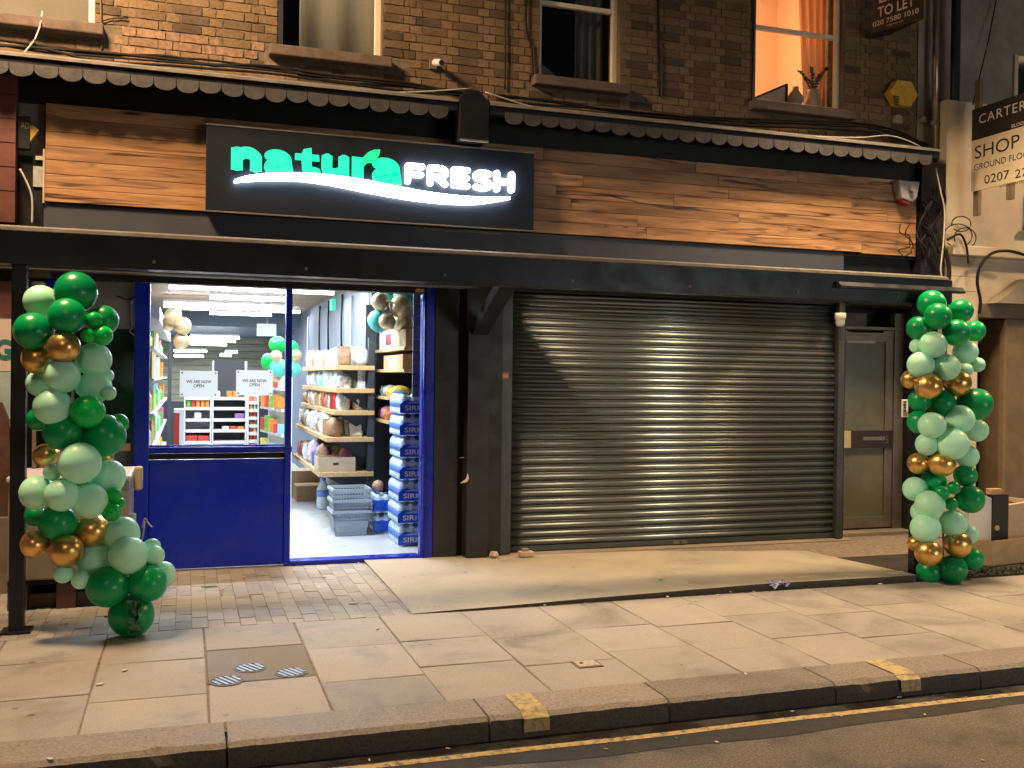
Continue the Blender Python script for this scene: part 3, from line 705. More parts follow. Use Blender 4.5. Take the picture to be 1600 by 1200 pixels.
# ================================================================== TIMBER FASCIA
tf = thing('timber_fascia', 'long fascia of charred grain pine boards behind the lit sign', 'fascia', (3, -.2, 2.88))
rows = 7; z0, z1 = 2.90, 3.652; rh = (z1 - z0) / rows
for r_ in range(rows):
    x = -1.035
    cuts = []
    while x < 7.04:
        L = random.uniform(1.1, 2.4); e = min(x + L, 7.04)
        if 7.04 - e < .3: e = 7.04
        dz = random.uniform(-.012, .004) if r_ == 0 else 0
        MB().box(x + .0015, e - .0015, -.25 + random.uniform(-.003, .003), -.21, z0 + r_ * rh + .002 + dz, z0 + (r_ + 1) * rh - .002).build('plank', 'timber', tf, bevel=.0015)
        x = e
nb = MB().box(-1.045, 6.19, -.228, -.03, 2.55, 2.889).build('lower_board', 'navy', tf)
MB().box(-1.05, -1.037, -.252, -.03, 2.89, 3.3).build('end_cap', 'card2', tf)
MB().box(6.19, 7.05, -.18, -.03, 2.45, 2.889).box(6.19, 7.05, -.235, -.18, 2.86, 2.885).build('recess_board', 'black', tf)
MB().bar((1.85, -.236, 2.872), (2.62, -.236, 2.868), .006, .02).build('trim', 'lip', tf)

# ================================================================== ILLUMINATED SIGN
SY = -.38
sg = thing('illuminated_sign', 'black lightbox sign with glowing green and white lettering', 'sign', (1.5, -.3, 2.9))
sx0, sx1, sz0, sz1 = .132, 2.866, 2.895, 3.562
MB().box(sx0, sx1, SY, -.256, sz0, sz1).build('panel', 'signface', sg, bevel=.004)
MB().box(sx0 - .004, sx1 + .004, SY - .004, SY + .016, sz0 - .014, sz0 - .001).box(sx0 - .004, sx1 + .004, SY - .004, SY + .016, sz1 + .001, sz1 + .012).build('frame_edge', 'lip', sg)
K['lgreen'] = emit_mat('lit_green_acrylic', (.0, 1.0, .50), 1.25)
K['lleaf'] = emit_mat('lit_leaf_acrylic', (.0, 1.0, .33), 1.15)
K['lwhite'] = emit_mat('lit_white_acrylic', (.90, .95, 1), 22)
LY = SY - .035
dctr = [0]
def letter(nm, strokes, x0, x1, zb, zt, w, mat, polys=()):
    """one glowing letter: strokes in unit box, thickened to w metres"""
    parts_mesh = MB()
    for st_ in strokes:
        pts = [(x0 + a * (x1 - x0), zb + b * (zt - zb)) for a, b in st_]
        if len(pts) > 2: pts = [(v.x, v.y) for v in smooth_path([(a, b, 0) for a, b in pts], 7)]
        dctr[0] += 1; dy = .0012 * (dctr[0] % 5)
        parts_mesh.prism(stroke_poly(pts, w), LY - dy, SY - .012)
    for pl in polys:
        dctr[0] += 1; dy = .0012 * (dctr[0] % 5)
        parts_mesh.prism([(x0 + a * (x1 - x0), zb + b * (zt - zb)) for a, b in pl], LY - dy, SY - .012)
    return parts_mesh.build(nm, mat, sg)
def lx(px, py): return at(px, py, Y=LY)
def span(xa, xb, ytl, ybl):
    """box of a letter from its left and right pixel and its top and bottom at the left edge"""
    a = lx(xa, ybl); b = lx(xb, ybl); t_ = lx(xa, ytl)
    return a.x, b.x, a.z, t_.z
# word in lower case, heavy strokes
def W(f, sp): return f * (sp[1] - sp[0])
s = span(361, 409, 230, 264); wv = W(.38, s)
letter('letter', [[(.19, .22), (.19, .80)], [(.22, .62), (.40, .80), (.62, .80), (.80, .62), (.81, .40), (.81, .20)]], *s, wv, 'lgreen', polys=[[(.0, 0), (.38, 0), (.38, .4), (0, .4)], [(.62, 0), (1, 0), (1, .4), (.62, .4)], [(0, .6), (.38, .6), (.36, 1), (0, 1)]])
def small_a(s):
    wv = W(.28, s)
    letter('letter', [[(.16, .80), (.34, .90), (.58, .88), (.76, .72), (.80, .45), (.84, .18)], [(.78, .50), (.46, .54), (.20, .42), (.17, .24), (.36, .12), (.62, .16), (.80, .34)]], *s, wv, 'lgreen', polys=[[(.66, .04), (1.0, -.02), (.99, .14), (.9, .45), (.66, .45)]])
small_a(span(412, 459, 235, 270))
s = span(461, 499, 232, 272)
letter('letter', [[(.48, .84), (.48, .40), (.56, .18), (.86, .13)]], *s, W(.40, s), 'lgreen', polys=[[(0, .58), (1, .58), (.98, .82), (0, .82)], [(.28, .75), (.68, .75), (.66, 1.08), (.34, 1.0)], [(.55, 0.0), (.96, 0.02), (.88, .26), (.55, .3)]])
s = span(502, 546, 242, 276)
letter('letter', [[(.20, .85), (.20, .42), (.30, .22), (.50, .19), (.70, .30), (.80, .50)], [(.80, .85), (.80, .15)]], *s, W(.37, s), 'lgreen', polys=[[(.02, .6), (.385, .6), (.385, 1), (.02, 1)], [(.615, 0), (.985, 0), (.985, 1), (.615, 1)]])
s = span(550, 568, 245, 280)
letter('letter', [], *s, .01, 'lgreen', polys=[[(0, 0), (1, 0), (1, 1.0), (0, 1.02)]])
a = [lx(*q) for q in ((567, 262), (565, 254), (568, 245), (575, 238), (585, 234), (594, 234), (592, 243), (588, 250), (582, 254), (574, 254))]
MB().prism([(q.x, q.z) for q in a], LY - .009, SY - .012).build('leaf_emblem', 'lleaf', sg)
small_a(span(581, 628, 248, 285))
# word in capitals, round-ended strokes
def cap(strokes, xa, xb, yt, yb, w=.27):
    s = span(xa, xb, yt, yb); letter('letter', strokes, *s, W(w, s), 'lwhite')
cap([[(.14, .13), (.14, .87)], [(.14, .87), (.86, .87)], [(.14, .48), (.80, .48)]], 633, 664, 254, 287)
cap([[(.14, .13), (.14, .87)], [(.14, .87), (.55, .87), (.82, .80), (.85, .62), (.70, .46), (.40, .44), (.14, .44)], [(.45, .46), (.85, .13)]], 668, 701, 257, 290, .26)
cap([[(.14, .13), (.14, .87)], [(.14, .87), (.86, .87)], [(.14, .50), (.82, .50)], [(.14, .13), (.86, .13)]], 705, 735, 260, 293)
cap([[(.86, .82), (.50, .88), (.18, .78), (.20, .60), (.50, .52), (.80, .42), (.84, .22), (.52, .12), (.14, .18)]], 739, 769, 264, 297, .26)
cap([[(.14, .13), (.14, .87)], [(.86, .13), (.86, .87)], [(.14, .50), (.86, .50)]], 772, 804, 266, 299, .27)
# swoosh under the words
top = [(366, 281), (385, 275), (410, 271.5), (440, 270), (480, 270.5), (520, 274), (570, 281), (620, 291), (670, 300), (720, 306), (760, 308), (797, 307.5)]
bot = [(366, 285), (400, 282.5), (430, 282), (470, 283), (520, 290), (570, 300), (620, 309), (670, 316), (710, 319), (745, 319), (775, 315), (797, 311)]
tp = smooth_path([(lx(*q).x, lx(*q).z, 0) for q in top], 4); bt = smooth_path([(lx(*q).x, lx(*q).z, 0) for q in bot], 4)
MB().prism([(v.x, v.y) for v in tp] + [(v.x, v.y) for v in bt[::-1]], LY - .008, SY - .012).build('swoosh', 'lwhite', sg)

# ================================================================== PAVEMENT CANOPY on posts
pc = thing('entrance_canopy', 'low black flat canopy on two posts spanning both shop fronts', 'canopy', (2.4, -1, 0))
BX0, BX1 = -3.2, 6.05
MB().prism([(-1.85, 2.26), (-1.85, 2.46), (-1.80, 2.475), (-1.70, 2.475), (-1.70, 2.26)], BX0, BX1, 'x').build('beam', 'blackmetal', pc)
MB().prism([(-1.845, 2.458), (-1.868, 2.462), (-1.862, 2.482), (-1.80, 2.500), (-1.70, 2.505), (-1.70, 2.49), (-1.80, 2.483), (-1.84, 2.472)], BX0, 6.0, 'x').build('edge_trim', 'lip', pc)
MB().prism([(-1.862, 2.40), (-1.89, 2.40), (-1.925, 2.365), (-1.925, 2.35), (-1.862, 2.35)], 4.9, 6.12, 'x').build('gutter_rail', 'blackmetal', pc)
MB().prism([(-.62, 2.46), (-.24, 2.60), (-.24, 2.56), (-.62, 2.44)], BX0, 2.40, 'x').build('roof_sheet', 'blackmetal', pc)
# ribbed soffit
g = MB(); vs = []; n = 42
for k in range(n + 1):
    y = -.60 + .54 * k / n; z = 2.36 + .035 * k / n + (.012 if (k // 3) % 2 else 0)
    vs += [(BX0, y, z), (2.30, y, z)]
g.add(vs, [(2 * k, 2 * k + 1, 2 * k + 3, 2 * k + 2) for k in range(n)])
sf = g.build('ribbed_soffit', M('soffit_grey', (.075, .075, .08), .5, var=.25, vs=5), pc); sf.modifiers.new('t', 'SOLIDIFY').thickness = .01
for px_, w_ in ((29, .085), (1432, .075)):
    p = at(px_, 700, Y=-1.78)
    g = MB().box(p.x - w_ / 2, p.x + w_ / 2, -1.82, -1.74, .0, 2.262)
    po = g.build('post', 'blackmetal', pc, bevel=.004)
    MB().box(p.x - .085, p.x + .085, -1.865, -1.695, .0, .012).build('base_plate', 'blackmetal', po)
for xx in (-.2, .75, 1.7, 2.65, 3.6, 4.55, 5.5): MB().tube([(xx, -1.848, 2.31), (xx, -1.858, 2.31)], .011, 8).build('bolt', 'lip', pc)
# diagonal braces from the pilaster out to the beam
pb = at(745, 530, Y=-.15)
MB().bar((2.45, -.16, 2.02), (2.45, -1.0, 2.40), .14, .09).build('brace', 'blackmetal', pc)

# ================================================================== SHOP FRONT (blue) with window and open door
sf_ = thing('shop_front', 'glossy blue shop front with a window, panel and open doorway', 'shop front', (.8, 0, 0))
FX0, FX1, FXD, FXR = -.335, .798, .86, 1.985
def fb(name, *b, bevel=.006, mat='blue', parent=sf_): return MB().box(*b).build(name, mat, parent, bevel=bevel)
fb('post', FX0 - .06, FX0 + .055, -.04, .05, .0, 2.33)
fb('post', FX1 - .005, FXD - .015, -.045, .05, .0, 2.33)
fb('post', 1.965, 2.075, -.05, .05, .0, 2.42)
MB().tube([(1.985, -.062, .02), (1.985, -.062, 2.4)], .014, 8).build('door_track', 'blue', sf_, smooth=True)
rp = fb('stall_riser', FX0 + .055, FX1 - .005, -.02, .04, .01, .90)
fb('top_rail', FX0 - .06, FX1 + .055, -.035, .04, .955, 1.005)
fb('dark_gap', FX0 + .055, FX1 - .005, -.004, .03, .905, .95, mat='black')
fb('threshold', FXD - .015, 1.965, -.05, .10, .0, .035)
wd = fb('window', FX0 + .055, FX1 - .005, .005, .03, 1.006, 1.02)
MB().box(FX0 + .056, FX1 - .006, .012, .018, 1.02, 2.33).build('pane', 'glass', wd)
MB().box(-3.2, 2.3, -.03, .12, 2.335, 2.75).build('lintel', 'panel', sf_)
MB().box(1.90, 2.00, -.062, -.032, 2.345, 2.372).build('label_plate', 'card2', sf_)
# notices in the window
for px0, px1, py0, py1, lab in ((281, 340, 579, 620, 'white opening notice on the left of the shop window'), (369, 426, 578, 618, 'white opening notice on the right of the shop window')):
    a = at(px0, py0, Y=.008); b = at(px1, py1, Y=.008)
    t = thing('window_notice', lab, 'notice', (a.x, .008, b.z))
    MB().box(a.x, b.x, .006, .010, b.z, a.z).build('sheet', K['paper'], t)
    hh = a.z - b.z; ww = b.x - a.x
    text_obj('lettering', 'WE ARE NOW', t, 'char', (a.x + ww * .5, .0055, b.z + hh * .52), (1, 0, 0), (0, 0, 1), .026, ww * .66, bold=.02, align='C')
    text_obj('lettering', 'OPEN', t, 'char', (a.x + ww * .5, .0055, b.z + hh * .36), (1, 0, 0), (0, 0, 1), .026, ww * .28, bold=.02, align='C')
    for qx in (.06, .94):
        for qz in (.08, .92): MB().box(a.x + ww * qx - .006, a.x + ww * qx + .006, .003, .006, b.z + hh * qz - .006, b.z + hh * qz + .006).build('fixing', 'char', t)

# ================================================================== PILASTER between the two fronts
pl = thing('pilaster', 'dark boarded pilaster between the doorway and the roller shutter', 'pilaster', (2.4, 0, 0))
MB().box(2.078, 2.30, -.045, .06, .015, 2.75).build('panel', 'panel', pl, bevel=.004)
MB().box(2.302, 2.345, .0, .06, .015, 2.75).build('panel', 'black', pl)
MB().box(2.347, 2.55, -.17, .06, .015, 2.02).build('panel', 'panel', pl, bevel=.005)
MB().box(2.347, 2.55, -.12, .06, 2.022, 2.75).build('panel', 'panel', pl)
MB().box(2.552, 2.69, -.10, .06, .02, 2.75).build('panel', 'panel', pl, bevel=.003)
a = at(726, 748, Y=-.172)
MB().prism([(a.x - .04, a.z - .04), (a.x + .02, a.z - .03), (a.x + .04, a.z + .0), (a.x + .028, a.z + .05), (a.x + .012, a.z + .0)], -.173, -.171).build('scuff', 'scrap', pl)
a = at(722, 715, Y=-.172); MB().box(a.x - .02, a.x + .02, -.1725, -.1705, a.z - .004, a.z + .004).build('scuff', 'lip', pl)

# ================================================================== ROLLER SHUTTER
rs = thing('roller_shutter', 'closed charcoal steel roller shutter over the right hand shop', 'shutter', (4.5, 0, 0))
SX0, SX1 = 2.79, 6.26
n_sl = 31; pit = 2.30 / n_sl; zb = .075
pts = []
for k in range(9):
    t_ = k / 8; pts.append((-.018 * math.sin(math.pi * t_) ** .8, t_ * pit * .70))
for k in range(1, 6):
    t_ = k / 5; pts.append((-.0085 * math.sin(math.pi * t_), pit * .70 + t_ * pit * .30))
poly = pts + [(.006, pit), (.006, 0)]
g = MB().prism(poly, SX0 + .005, SX1 - .005, 'x')
me = None
for i in range(n_sl):
    if me is None:
        o = g.build('slat', 'shutter', rs); me = o.data
        for p in me.polygons: p.use_smooth = len(p.vertices) == 4
        o.location = Vector((0, -.005, zb)); base = o.location.copy()
    else:
        o = bpy.data.objects.new('slat', me); COL.objects.link(o); o.parent = rs; o.location = base + Vector((0, random.uniform(-.002, .002), i * pit)); o.rotation_euler = (random.uniform(-.02, .02), 0, 0)
MB().prism([(-.02, .02), (-.026, .03), (-.026, .072), (.006, .074), (.006, .02)], SX0 + .005, SX1 - .005, 'x').build('bottom_rail', 'guide', rs)
MB().box(2.692, 2.79, -.075, .05, .02, 2.75).build('guide_rail', 'guide', rs, bevel=.005)
MB().box(SX1, SX1 + .075, -.075, .05, -.02, 2.36).build('guide_rail', 'guide', rs, bevel=.005)
MB().box(2.79, 6.42, -.05, .1, 2.385, 2.75).build('shutter_box', 'panel', rs)
MB().box(4.45, 4.60, -.034, -.0262, .032, .064).build('lock_plate', 'lip', rs); MB().tube([(4.525, -.034, .048), (4.525, -.042, .048)], .010, 10).build('lock', 'plastic_k', rs)
a = at(789, 587, Y=-.08)
st_ = MB().box(a.x - .035, a.x + .035, -.0775, -.0755, a.z - .026, a.z + .026).build('sticker', M('orange_sticker', (.6, .2, .1), .6), rs)
MB().box(a.x - .03, a.x + .03, -.0785, -.0776, a.z - .012, a.z + .005).build('sticker_print', M('sticker_pale', (.65, .5, .4), .6), rs)
sill = MB().prism([(-.10, -.06), (-.10, .005), (-.05, .018), (.05, .018), (.05, -.06)], 2.70, 6.42, 'x').build('shutter_sill', 'brownslab', rs)
for (xa, xb, za, zb_, lab) in ((2.83, 2.96, .012, .06, 'pale chipped block at the foot of the shutter guide'),):
    tag(MB().box(xa, xb, -.24, -.16, za, zb_).build('rubble_block', 'card2', bevel=.008), lab, 'rubble')
tag(MB().box(2.86, 2.92, -.22, -.17, .06, .085).build('rubble_chip', 'granite', bevel=.006), 'small grey chip lying on the pale block by the shutter', 'rubble')
tag(MB().lathe([(.03, 0), (.045, .02), (.03, .05)], (2.60, -.19, .015), 7).build('rubble_chip', 'card2'), 'pale crumbled mortar lump at the foot of the pilaster', 'rubble')

# ================================================================== SIDE DOOR (flats)
dr = thing('entrance_door', 'bronze framed glazed side door with letterbox panel beside the shutter', 'door', (6.9, .3, 0))
DY = .30
def db(name, mat, *b, bevel=.004, parent=dr): return MB().box(*b).build(name, mat, parent, bevel=bevel)
x0, x1 = at(1310, 700, Y=DY).x, at(1405, 700, Y=DY).x
db('jamb', 'alu', x1 - .10, x1 + .02, DY - .03, DY + .05, 0, 2.35); db('jamb', 'black', x0 - .2, x0 + .02, DY - .02, DY + .05, 0, 2.6)
db('head', 'alu', x0 - .2, x1 + .02, DY - .032, DY + .05, 2.165, 2.20)
leaf_ = db('door_leaf', 'alu', x0 + .02, x0 + .075, DY - .01, DY + .035, .05, 2.10)
db('stile', 'alu', x1 - .20, x1 - .103, DY - .012, DY + .035, .05, 2.12, parent=leaf_); db('bottom_rail', 'alu', x0 + .075, x1 - .2, DY - .012, DY + .035, .05, .17, parent=leaf_); db('top_rail', 'alu', x0 + .02, x1 - .2, DY - .012, DY + .035, 2.035, 2.12, parent=leaf_)
db('pane', 'doorglass', x0 + .075, x1 - .2, DY + .008, DY + .014, .17, 2.035, parent=leaf_, bevel=0)
db('letterbox_panel', M('oxblood_panel', (.03, .014, .01), .4), x0 + .03, x1 - .11, DY - .03, DY - .014, .91, 1.09)
db('letterbox', 'alu', x0 + .28, x0 + .56, DY - .04, DY - .031, .985, 1.025)
db('pale_strip', 'card2', x0 + .03, x0 + .13, DY - .034, DY - .031, .91, 1.09, bevel=0)
text_obj('door_number', '15', dr, 'alu', (x1 - .24, DY - .031, .955), (1, 0, 0), (0, 0, 1), .08, .07, depth=.002)
tr_ = db('transom', 'alu', x0 + .02, x1 - .10, DY - .02, DY + .04, 2.10, 2.16, parent=dr)
MB().box(x0 + .02, x1 - .25, DY + .25, DY + .27, 2.205, 2.36).build('transom_board', 'tanwood', dr)
for zz, xx in ((2.02, .22), (2.13, .12)): db('ledge', 'cream', x0 + .075, x1 - xx - .12, DY - .02, DY + .006, zz + .0, zz + .03)
db('step', 'brownslab', x0 - .28, x1 + .2, DY - .18, DY + .2, -.06, .035, bevel=.01)
MB().box(x0 - .28, x1 + .3, DY + .3, DY + .32, 0, 2.8).build('lobby_wall', 'darkroom', dr)
MB().box(6.36, 7.6, -.06, .32, 2.40, 2.75).build('head_board', 'panel', dr)
MB().box(6.345, 6.36, -.05, DY + .05, 0, 2.4).build('reveal', 'black', dr)
MB().box(x1 + .022, x1 + .16, DY - .32, DY + .1, 0, 2.45).build('reveal', 'panel', dr)
en = thing('entry_phone', 'cream push button entry phone beside the glazed side door', 'entry phone', (x1 + .1, -.03, 1.2))
a, b = at(1409, 624, Y=-.03), at(1418, 652, Y=-.03)
MB().box(a.x, b.x, -.04, -.021, b.z, a.z).build('plate', 'plastic_w', en, bevel=.004)
for k in range(4): MB().box(a.x + .012, b.x - .03, -.046, -.0405, a.z - .035 - k * .03, a.z - .018 - k * .03).build('button', 'plastic_k', en)
MB().box(a.x + .01, b.x - .01, -.044, -.0405, b.z + .015, b.z + .06).build('name_panel', 'alu', en)

# ================================================================== SERVICES: pipes, cables, alarms, cameras
def cable(path, r, mat, label, name='cable', k=6, cat='cable', group=None):
    return tag(MB().tube(smooth_path(path, k), r, 6).build(name, mat, smooth=True), label, cat, group)
def px_path(l, Y): return [at(a, b, Y=Y if not isinstance(Y, (list, tuple)) else Y[i]) for i, (a, b) in enumerate(l)]
# bundle lying on the canopy flashing, left run
random.seed(21)
for i in range(5):
    pts = [(-40, 60), (60, 70), (150, 82), (260, 90), (330, 97), (420, 104), (520, 119), (640, 133), (735, 145)]
    pts = [(a, b + random.uniform(-5, 5) + i * 2.0) for a, b in pts]
    cable(px_path(pts, -.06 - .015 * i), random.uniform(.008, .014), 'cable', ('thick black cable in the bundle along the canopy top, strand %s from the wall' % ['first', 'second', 'third', 'fourth', 'fifth'][i]), group='black cables above the canopy')
for i in range(4):
    pts = [(775, 150), (850, 158), (950, 168), (1050, 178), (1150, 186), (1250, 190), (1340, 193), (1400, 205), (1450, 225)]
    pts = [(a, b + random.uniform(-4, 4) + i * 2.5) for a, b in pts]
    cable(px_path(pts, -.03 - .02 * i), random.uniform(.009, .015), 'cable', ('thick black cable right of the bracket on the canopy top, strand %s from the wall' % ['first', 'second', 'third', 'fourth'][i]), group='black cables above the canopy')
cable(px_path([(430, 128), (530, 143), (640, 144), (738, 138)], -.2), .006, 'wcable', 'thin pale cable running to the canopy bracket from the left')
cable(px_path([(758, 144), (850, 172), (930, 184), (1040, 198), (1150, 205), (1250, 212), (1340, 215), (1390, 212), (1430, 225), (1450, 240)], -.35), .006, 'wcable', 'thin pale cable looping along the canopy to the right end')
cable(px_path([(66, 18), (63, 38), (56, 58), (48, 70), (38, 82)], [.1, -.08, -.1, -.12, -.2]), .006, 'wcable', 'short white cable hanging from the leftmost upper window')
cable(px_path([(157, -20), (158, 40), (159, 78)], .04), .008, 'mortar', 'thin painted conduit up the brick wall by the leftmost window')
cable(px_path([(160, 33), (175, 29), (200, 28)], .035), .005, 'cable', 'short cable branching from the painted conduit')
cable(px_path([(790, -25), (790, 60), (789, 140)], .03), .008, 'cable', 'straight black cable up the brick wall above the bracket')
cable(px_path([(826, -20), (822, 20), (824, 55), (831, 75), (833, 130)], .03), .009, 'cable', 'crooked black cable beside the dark upper window')
cable(px_path([(1028, -25), (1029, 60), (1031, 150)], .03), .011, 'cable', 'straight black cable between the dark and the lit window')
cable(px_path([(1178, -25), (1177, 60), (1174, 165)], .03), .008, 'cable', 'black cable along the left edge of the lit window')
# right hand corner: downpipes
p0 = at(1470, 100, Y=-.02)
dpz = thing('downpipe', 'pale steel downpipe at the corner of the brick building', 'pipe', (7.44, -.06, 3.4))
MB().tube([(7.42, -.06, 6.3), (7.42, -.06, 3.95)], .035, 12).build('pipe', M('galvanised', (.30, .25, .18), .3, metal=.7, var=.3, vs=9), dpz, smooth=True)
MB().lathe([(.045, 0), (.045, .05)], (7.42, -.06, 4.3), 12).build('collar', 'lip', dpz)
bp_ = thing('waste_pipe', 'thick black waste pipe down the corner next to the white wall', 'pipe', (7.6, -.12, 2.9))
MB().tube(smooth_path([(7.62, -.12, 6.3), (7.62, -.12, 5.0), (7.62, -.12, 4.0), (7.61, -.12, 3.75), (7.54, -.13, 3.60), (7.43, -.13, 3.52), (7.36, -.13, 3.3)], 6), .048, 12).build('pipe', 'blackmetal', bp_, smooth=True)
MB().lathe([(.06, 0), (.06, .08)], (7.62, -.12, 4.45), 12).build('collar', 'blackmetal', bp_)
corner = thing('corner_pier', 'black painted corner pier hung with tangled cables', 'pier', (7.15, -.1, 2.5))
MB().box(7.06, 7.36, -.30, .2, 2.45, 3.85).build('shaft', 'black', corner)
MB().box(7.29, 7.72, .05, .4, 3.0, 6.2).build('return_wall', 'dirtyrender', corner)
random.seed(5)
for i in range(9):
    x = (1414 + i * 7 if i < 2 else 1430 + i * 5); y0_ = 352 if i < 2 else 300 + random.uniform(-10, 20); y1_ = 402 if i < 2 else 408 + random.uniform(-12, 10)
    ph, am = random.uniform(0, 6.28), random.uniform(5, 11); nn_ = 9
    pts = [(x + am * math.sin(ph + q * random.uniform(.8, 1.1)), y0_ + (y1_ - y0_) * (q / (nn_ - 1)) + 3 * math.cos(ph + q * 1.7)) for q in range(nn_)]
    cable(px_path(pts, [-.32 - .03 * abs(math.sin(q * .9 + i)) for q in range(nn_)]), random.uniform(.005, .011), 'cable', 'black cable in the tangle hanging down the corner pier, %s from the left' % ['first', 'second', 'third', 'fourth', 'fifth', 'sixth', 'seventh', 'eighth', 'ninth'][i], group='tangled cables at the corner', k=4)
cable(px_path([(1462, 262), (1470, 300), (1476, 330), (1474, 380), (1470, 420), (1474, 445)], -.40), .008, 'wcable', 'white cable hanging down in front of the black corner pier')
for i, (cx_, cy_, rx_, ry_) in enumerate(((1502, 350, 15, 12), (1508, 372, 17, 16), (1497, 368, 22, 18))):
    path = [at(cx_ + rx_ * math.cos(a), cy_ + ry_ * math.sin(a), Y=-.24 - .01 * i) for a in [math.pi * (.9 + .17 * q) for q in range(12)]]
    cable(path, .006, 'cable', 'loop of loose black cable on the white neighbour wall, %s from the top' % ['first', 'second', 'third'][i], k=3)
cable(px_path([(1600, 398), (1575, 392), (1550, 396), (1532, 415), (1527, 440), (1532, 470), (1530, 490)], -.36), .016, 'cable', 'thick black cable curving round the arch of the white building', k=8)
cable(px_path([(1480, 375), (1500, 366), (1510, 385), (1513, 412)], -.34), .012, 'cable', 'thick black cable end hanging beside the corner pier')
cable(px_path([(1477, 388), (1483, 420), (1481, 450), (1478, 480)], -.45), .022, 'cable', 'thick dark cable bundle passing behind the canopy end')
# alarm boxes
def hexbox(c, rx, rz, y, t_, nm, mat, parent):
    pts = [(c.x + rx * math.cos(R(a)), c.z + rz * math.sin(R(a))) for a in (0, 60, 120, 180, 240, 300)]
    return MB().prism(pts, y, y + t_).build(nm, mat, parent, bevel=.008)
c = at(1407, 148, Y=0); al = thing('alarm_box', 'faded amber hexagonal alarm box on the brick wall', 'alarm box', (c.x, 0, c.z - .14))
hexbox(c, .175, .15, -.06, .10, 'cover', 'plastic_y', al)
for k in range(6): MB().box(c.x - .15 + k * .004, c.x - .07, -.066, -.0605, c.z - .05 - k * .016, c.z - .042 - k * .016).build('vent_slot', 'plastic_k', al)
for px_, w_, h_, lab in ((1405, 13, 14, 'arched pale socket box on the brick under the alarm box'), (1444, 9, 9, 'small square pale socket box on the brick near the downpipe')):
    c = at(px_, 186, Y=0); s_ = w_ / 1540 * 10.5 / 2
    tag(MB().prism([(c.x - s_, c.z - s_), (c.x + s_, c.z - s_), (c.x + s_, c.z + s_ * .6), (c.x + s_ * .5, c.z + s_), (c.x - s_ * .5, c.z + s_), (c.x - s_, c.z + s_ * .6)], 0.0, .048).build('junction_box', 'dirtyrender', bevel=.004), lab, 'junction box')
c = at(1421, 298, Y=-.36); al = thing('alarm_siren', 'grey and red siren box at the right end of the timber fascia', 'alarm box', (c.x, -.3, c.z - .2))
MB().prism([(c.x - .13, c.z + .10), (c.x + .13, c.z + .10), (c.x + .10, c.z - .06), (c.x + .05, c.z - .11), (c.x - .08, c.z - .08)], -.36, -.255).build('cover', M('siren_grey', (.32, .31, .30), .45), al, bevel=.012)
MB().prism([(c.x - .08, c.z - .085), (c.x + .05, c.z - .115), (c.x + .03, c.z - .145), (c.x - .06, c.z - .125)], -.345, -.26).build('strobe', 'plastic_r', al, bevel=.01)
MB().tube([(c.x + .01, -.366, c.z), (c.x + .01, -.40, c.z + .01)], .028, 10).build('badge', 'lip', al)
# small cameras
def bullet_cam(c, lab, d, mat='plastic_w'):
    t = thing('security_camera', lab, 'camera', c); d = Vector(d).normalized()
    MB().box(c.x - .03, c.x + .03, c.y - .0, c.y + .03, c.z - .05, c.z + .03).build('base', 'lip', t)
    MB().tube([c, c + d * .05], .016, 8).build('arm', 'lip', t)
    MB().tube([c + d * .03, c + d * .14], .032, 12).build('housing', mat, t, smooth=False)
    MB().tube([c + d * .14, c + d * .145], .024, 12).build('lens', 'plastic_k', t)
bullet_cam(at(677, 98, Y=.015), 'small bullet camera on the brick wall right of the curtained window', (.35, -1, -.25))
c = at(1313, 497, Y=-.12)
dc = thing('security_camera', 'white dome camera on a post at the top of the side door', 'camera', (c.x, -.12, c.z - .08))
MB().lathe([(.052, .05), (.056, .03), (.056, .0), (.046, -.015), (.044, -.06), (.03, -.085), (.008, -.09)], (c.x, -.12, c.z), 16).build('housing', 'plastic_w', dc, smooth=True)
MB().lathe([(.02, -.0), (.02, .01)], (c.x, -.12, c.z - .095), 12).build('lens', 'plastic_k', dc)
MB().box(c.x - .03, c.x + .03, -.15, -.09, c.z + .05, 2.402).build('bracket', 'panel', dc)

# ================================================================== WHITE NEIGHBOUR on the right
nb = thing('white_building', 'cream rendered neighbouring building with a dark recessed door', 'building', (9, 0, 0))
NY = -.20
pX0, pX1 = at(1477, 470, Y=NY).x, at(1525, 600, Y=NY).x
dX1 = at(1567, 600, Y=NY).x
MB().box(7.73, 13, .02, .5, 2.80, 6.3).build('upper_wall', 'dirtyrender', nb)
MB().box(7.40, 7.73, -.1, .5, 0, 3.0).build('side_wall', 'black', nb)
zc = at(1540, 392, Y=NY - .1).z
MB().box(pX0, 13, NY - .10, .02, zc - .06, zc + .045).build('string_course', 'cream', nb, bevel=.012)
MB().box(pX0, 13, NY + .02, .02, zc + .05, 4.55).build('band_wall', 'cream', nb)
MB().box(pX0, pX1, NY - .02, .4, 0, zc - .062).build('pier', 'cream', nb, bevel=.008)
for zz in (at(1500, 432, Y=NY).z, at(1500, 455, Y=NY).z): MB().box(pX0 + .02, pX1 - .002, NY - .0205, NY - .018, zz - .004, zz + .004).build('joint_line', 'dirtyrender', nb)
zl = at(1550, 475, Y=NY).z
MB().box(pX1 + .002, 13, NY + .0, .4, zl, zc - .062).build('frieze', 'cream', nb)
MB().prism([(at(1553, 473, Y=NY - .12).x, zl), (13, zl), (13, zc + .1), (at(1600, 436, Y=NY - .12).x, at(1600, 436, Y=NY - .12).z)], NY - .16, NY - .002).build('raking_board', 'dirtyrender', nb)
zd = at(1550, 498, Y=NY + .1).z; zt_ = at(1550, 530, Y=NY + .1).z
MB().box(pX1 + .002, 9.6, NY - .03, .4, zd, zl - .002).build('lintel', 'tanwood', nb)
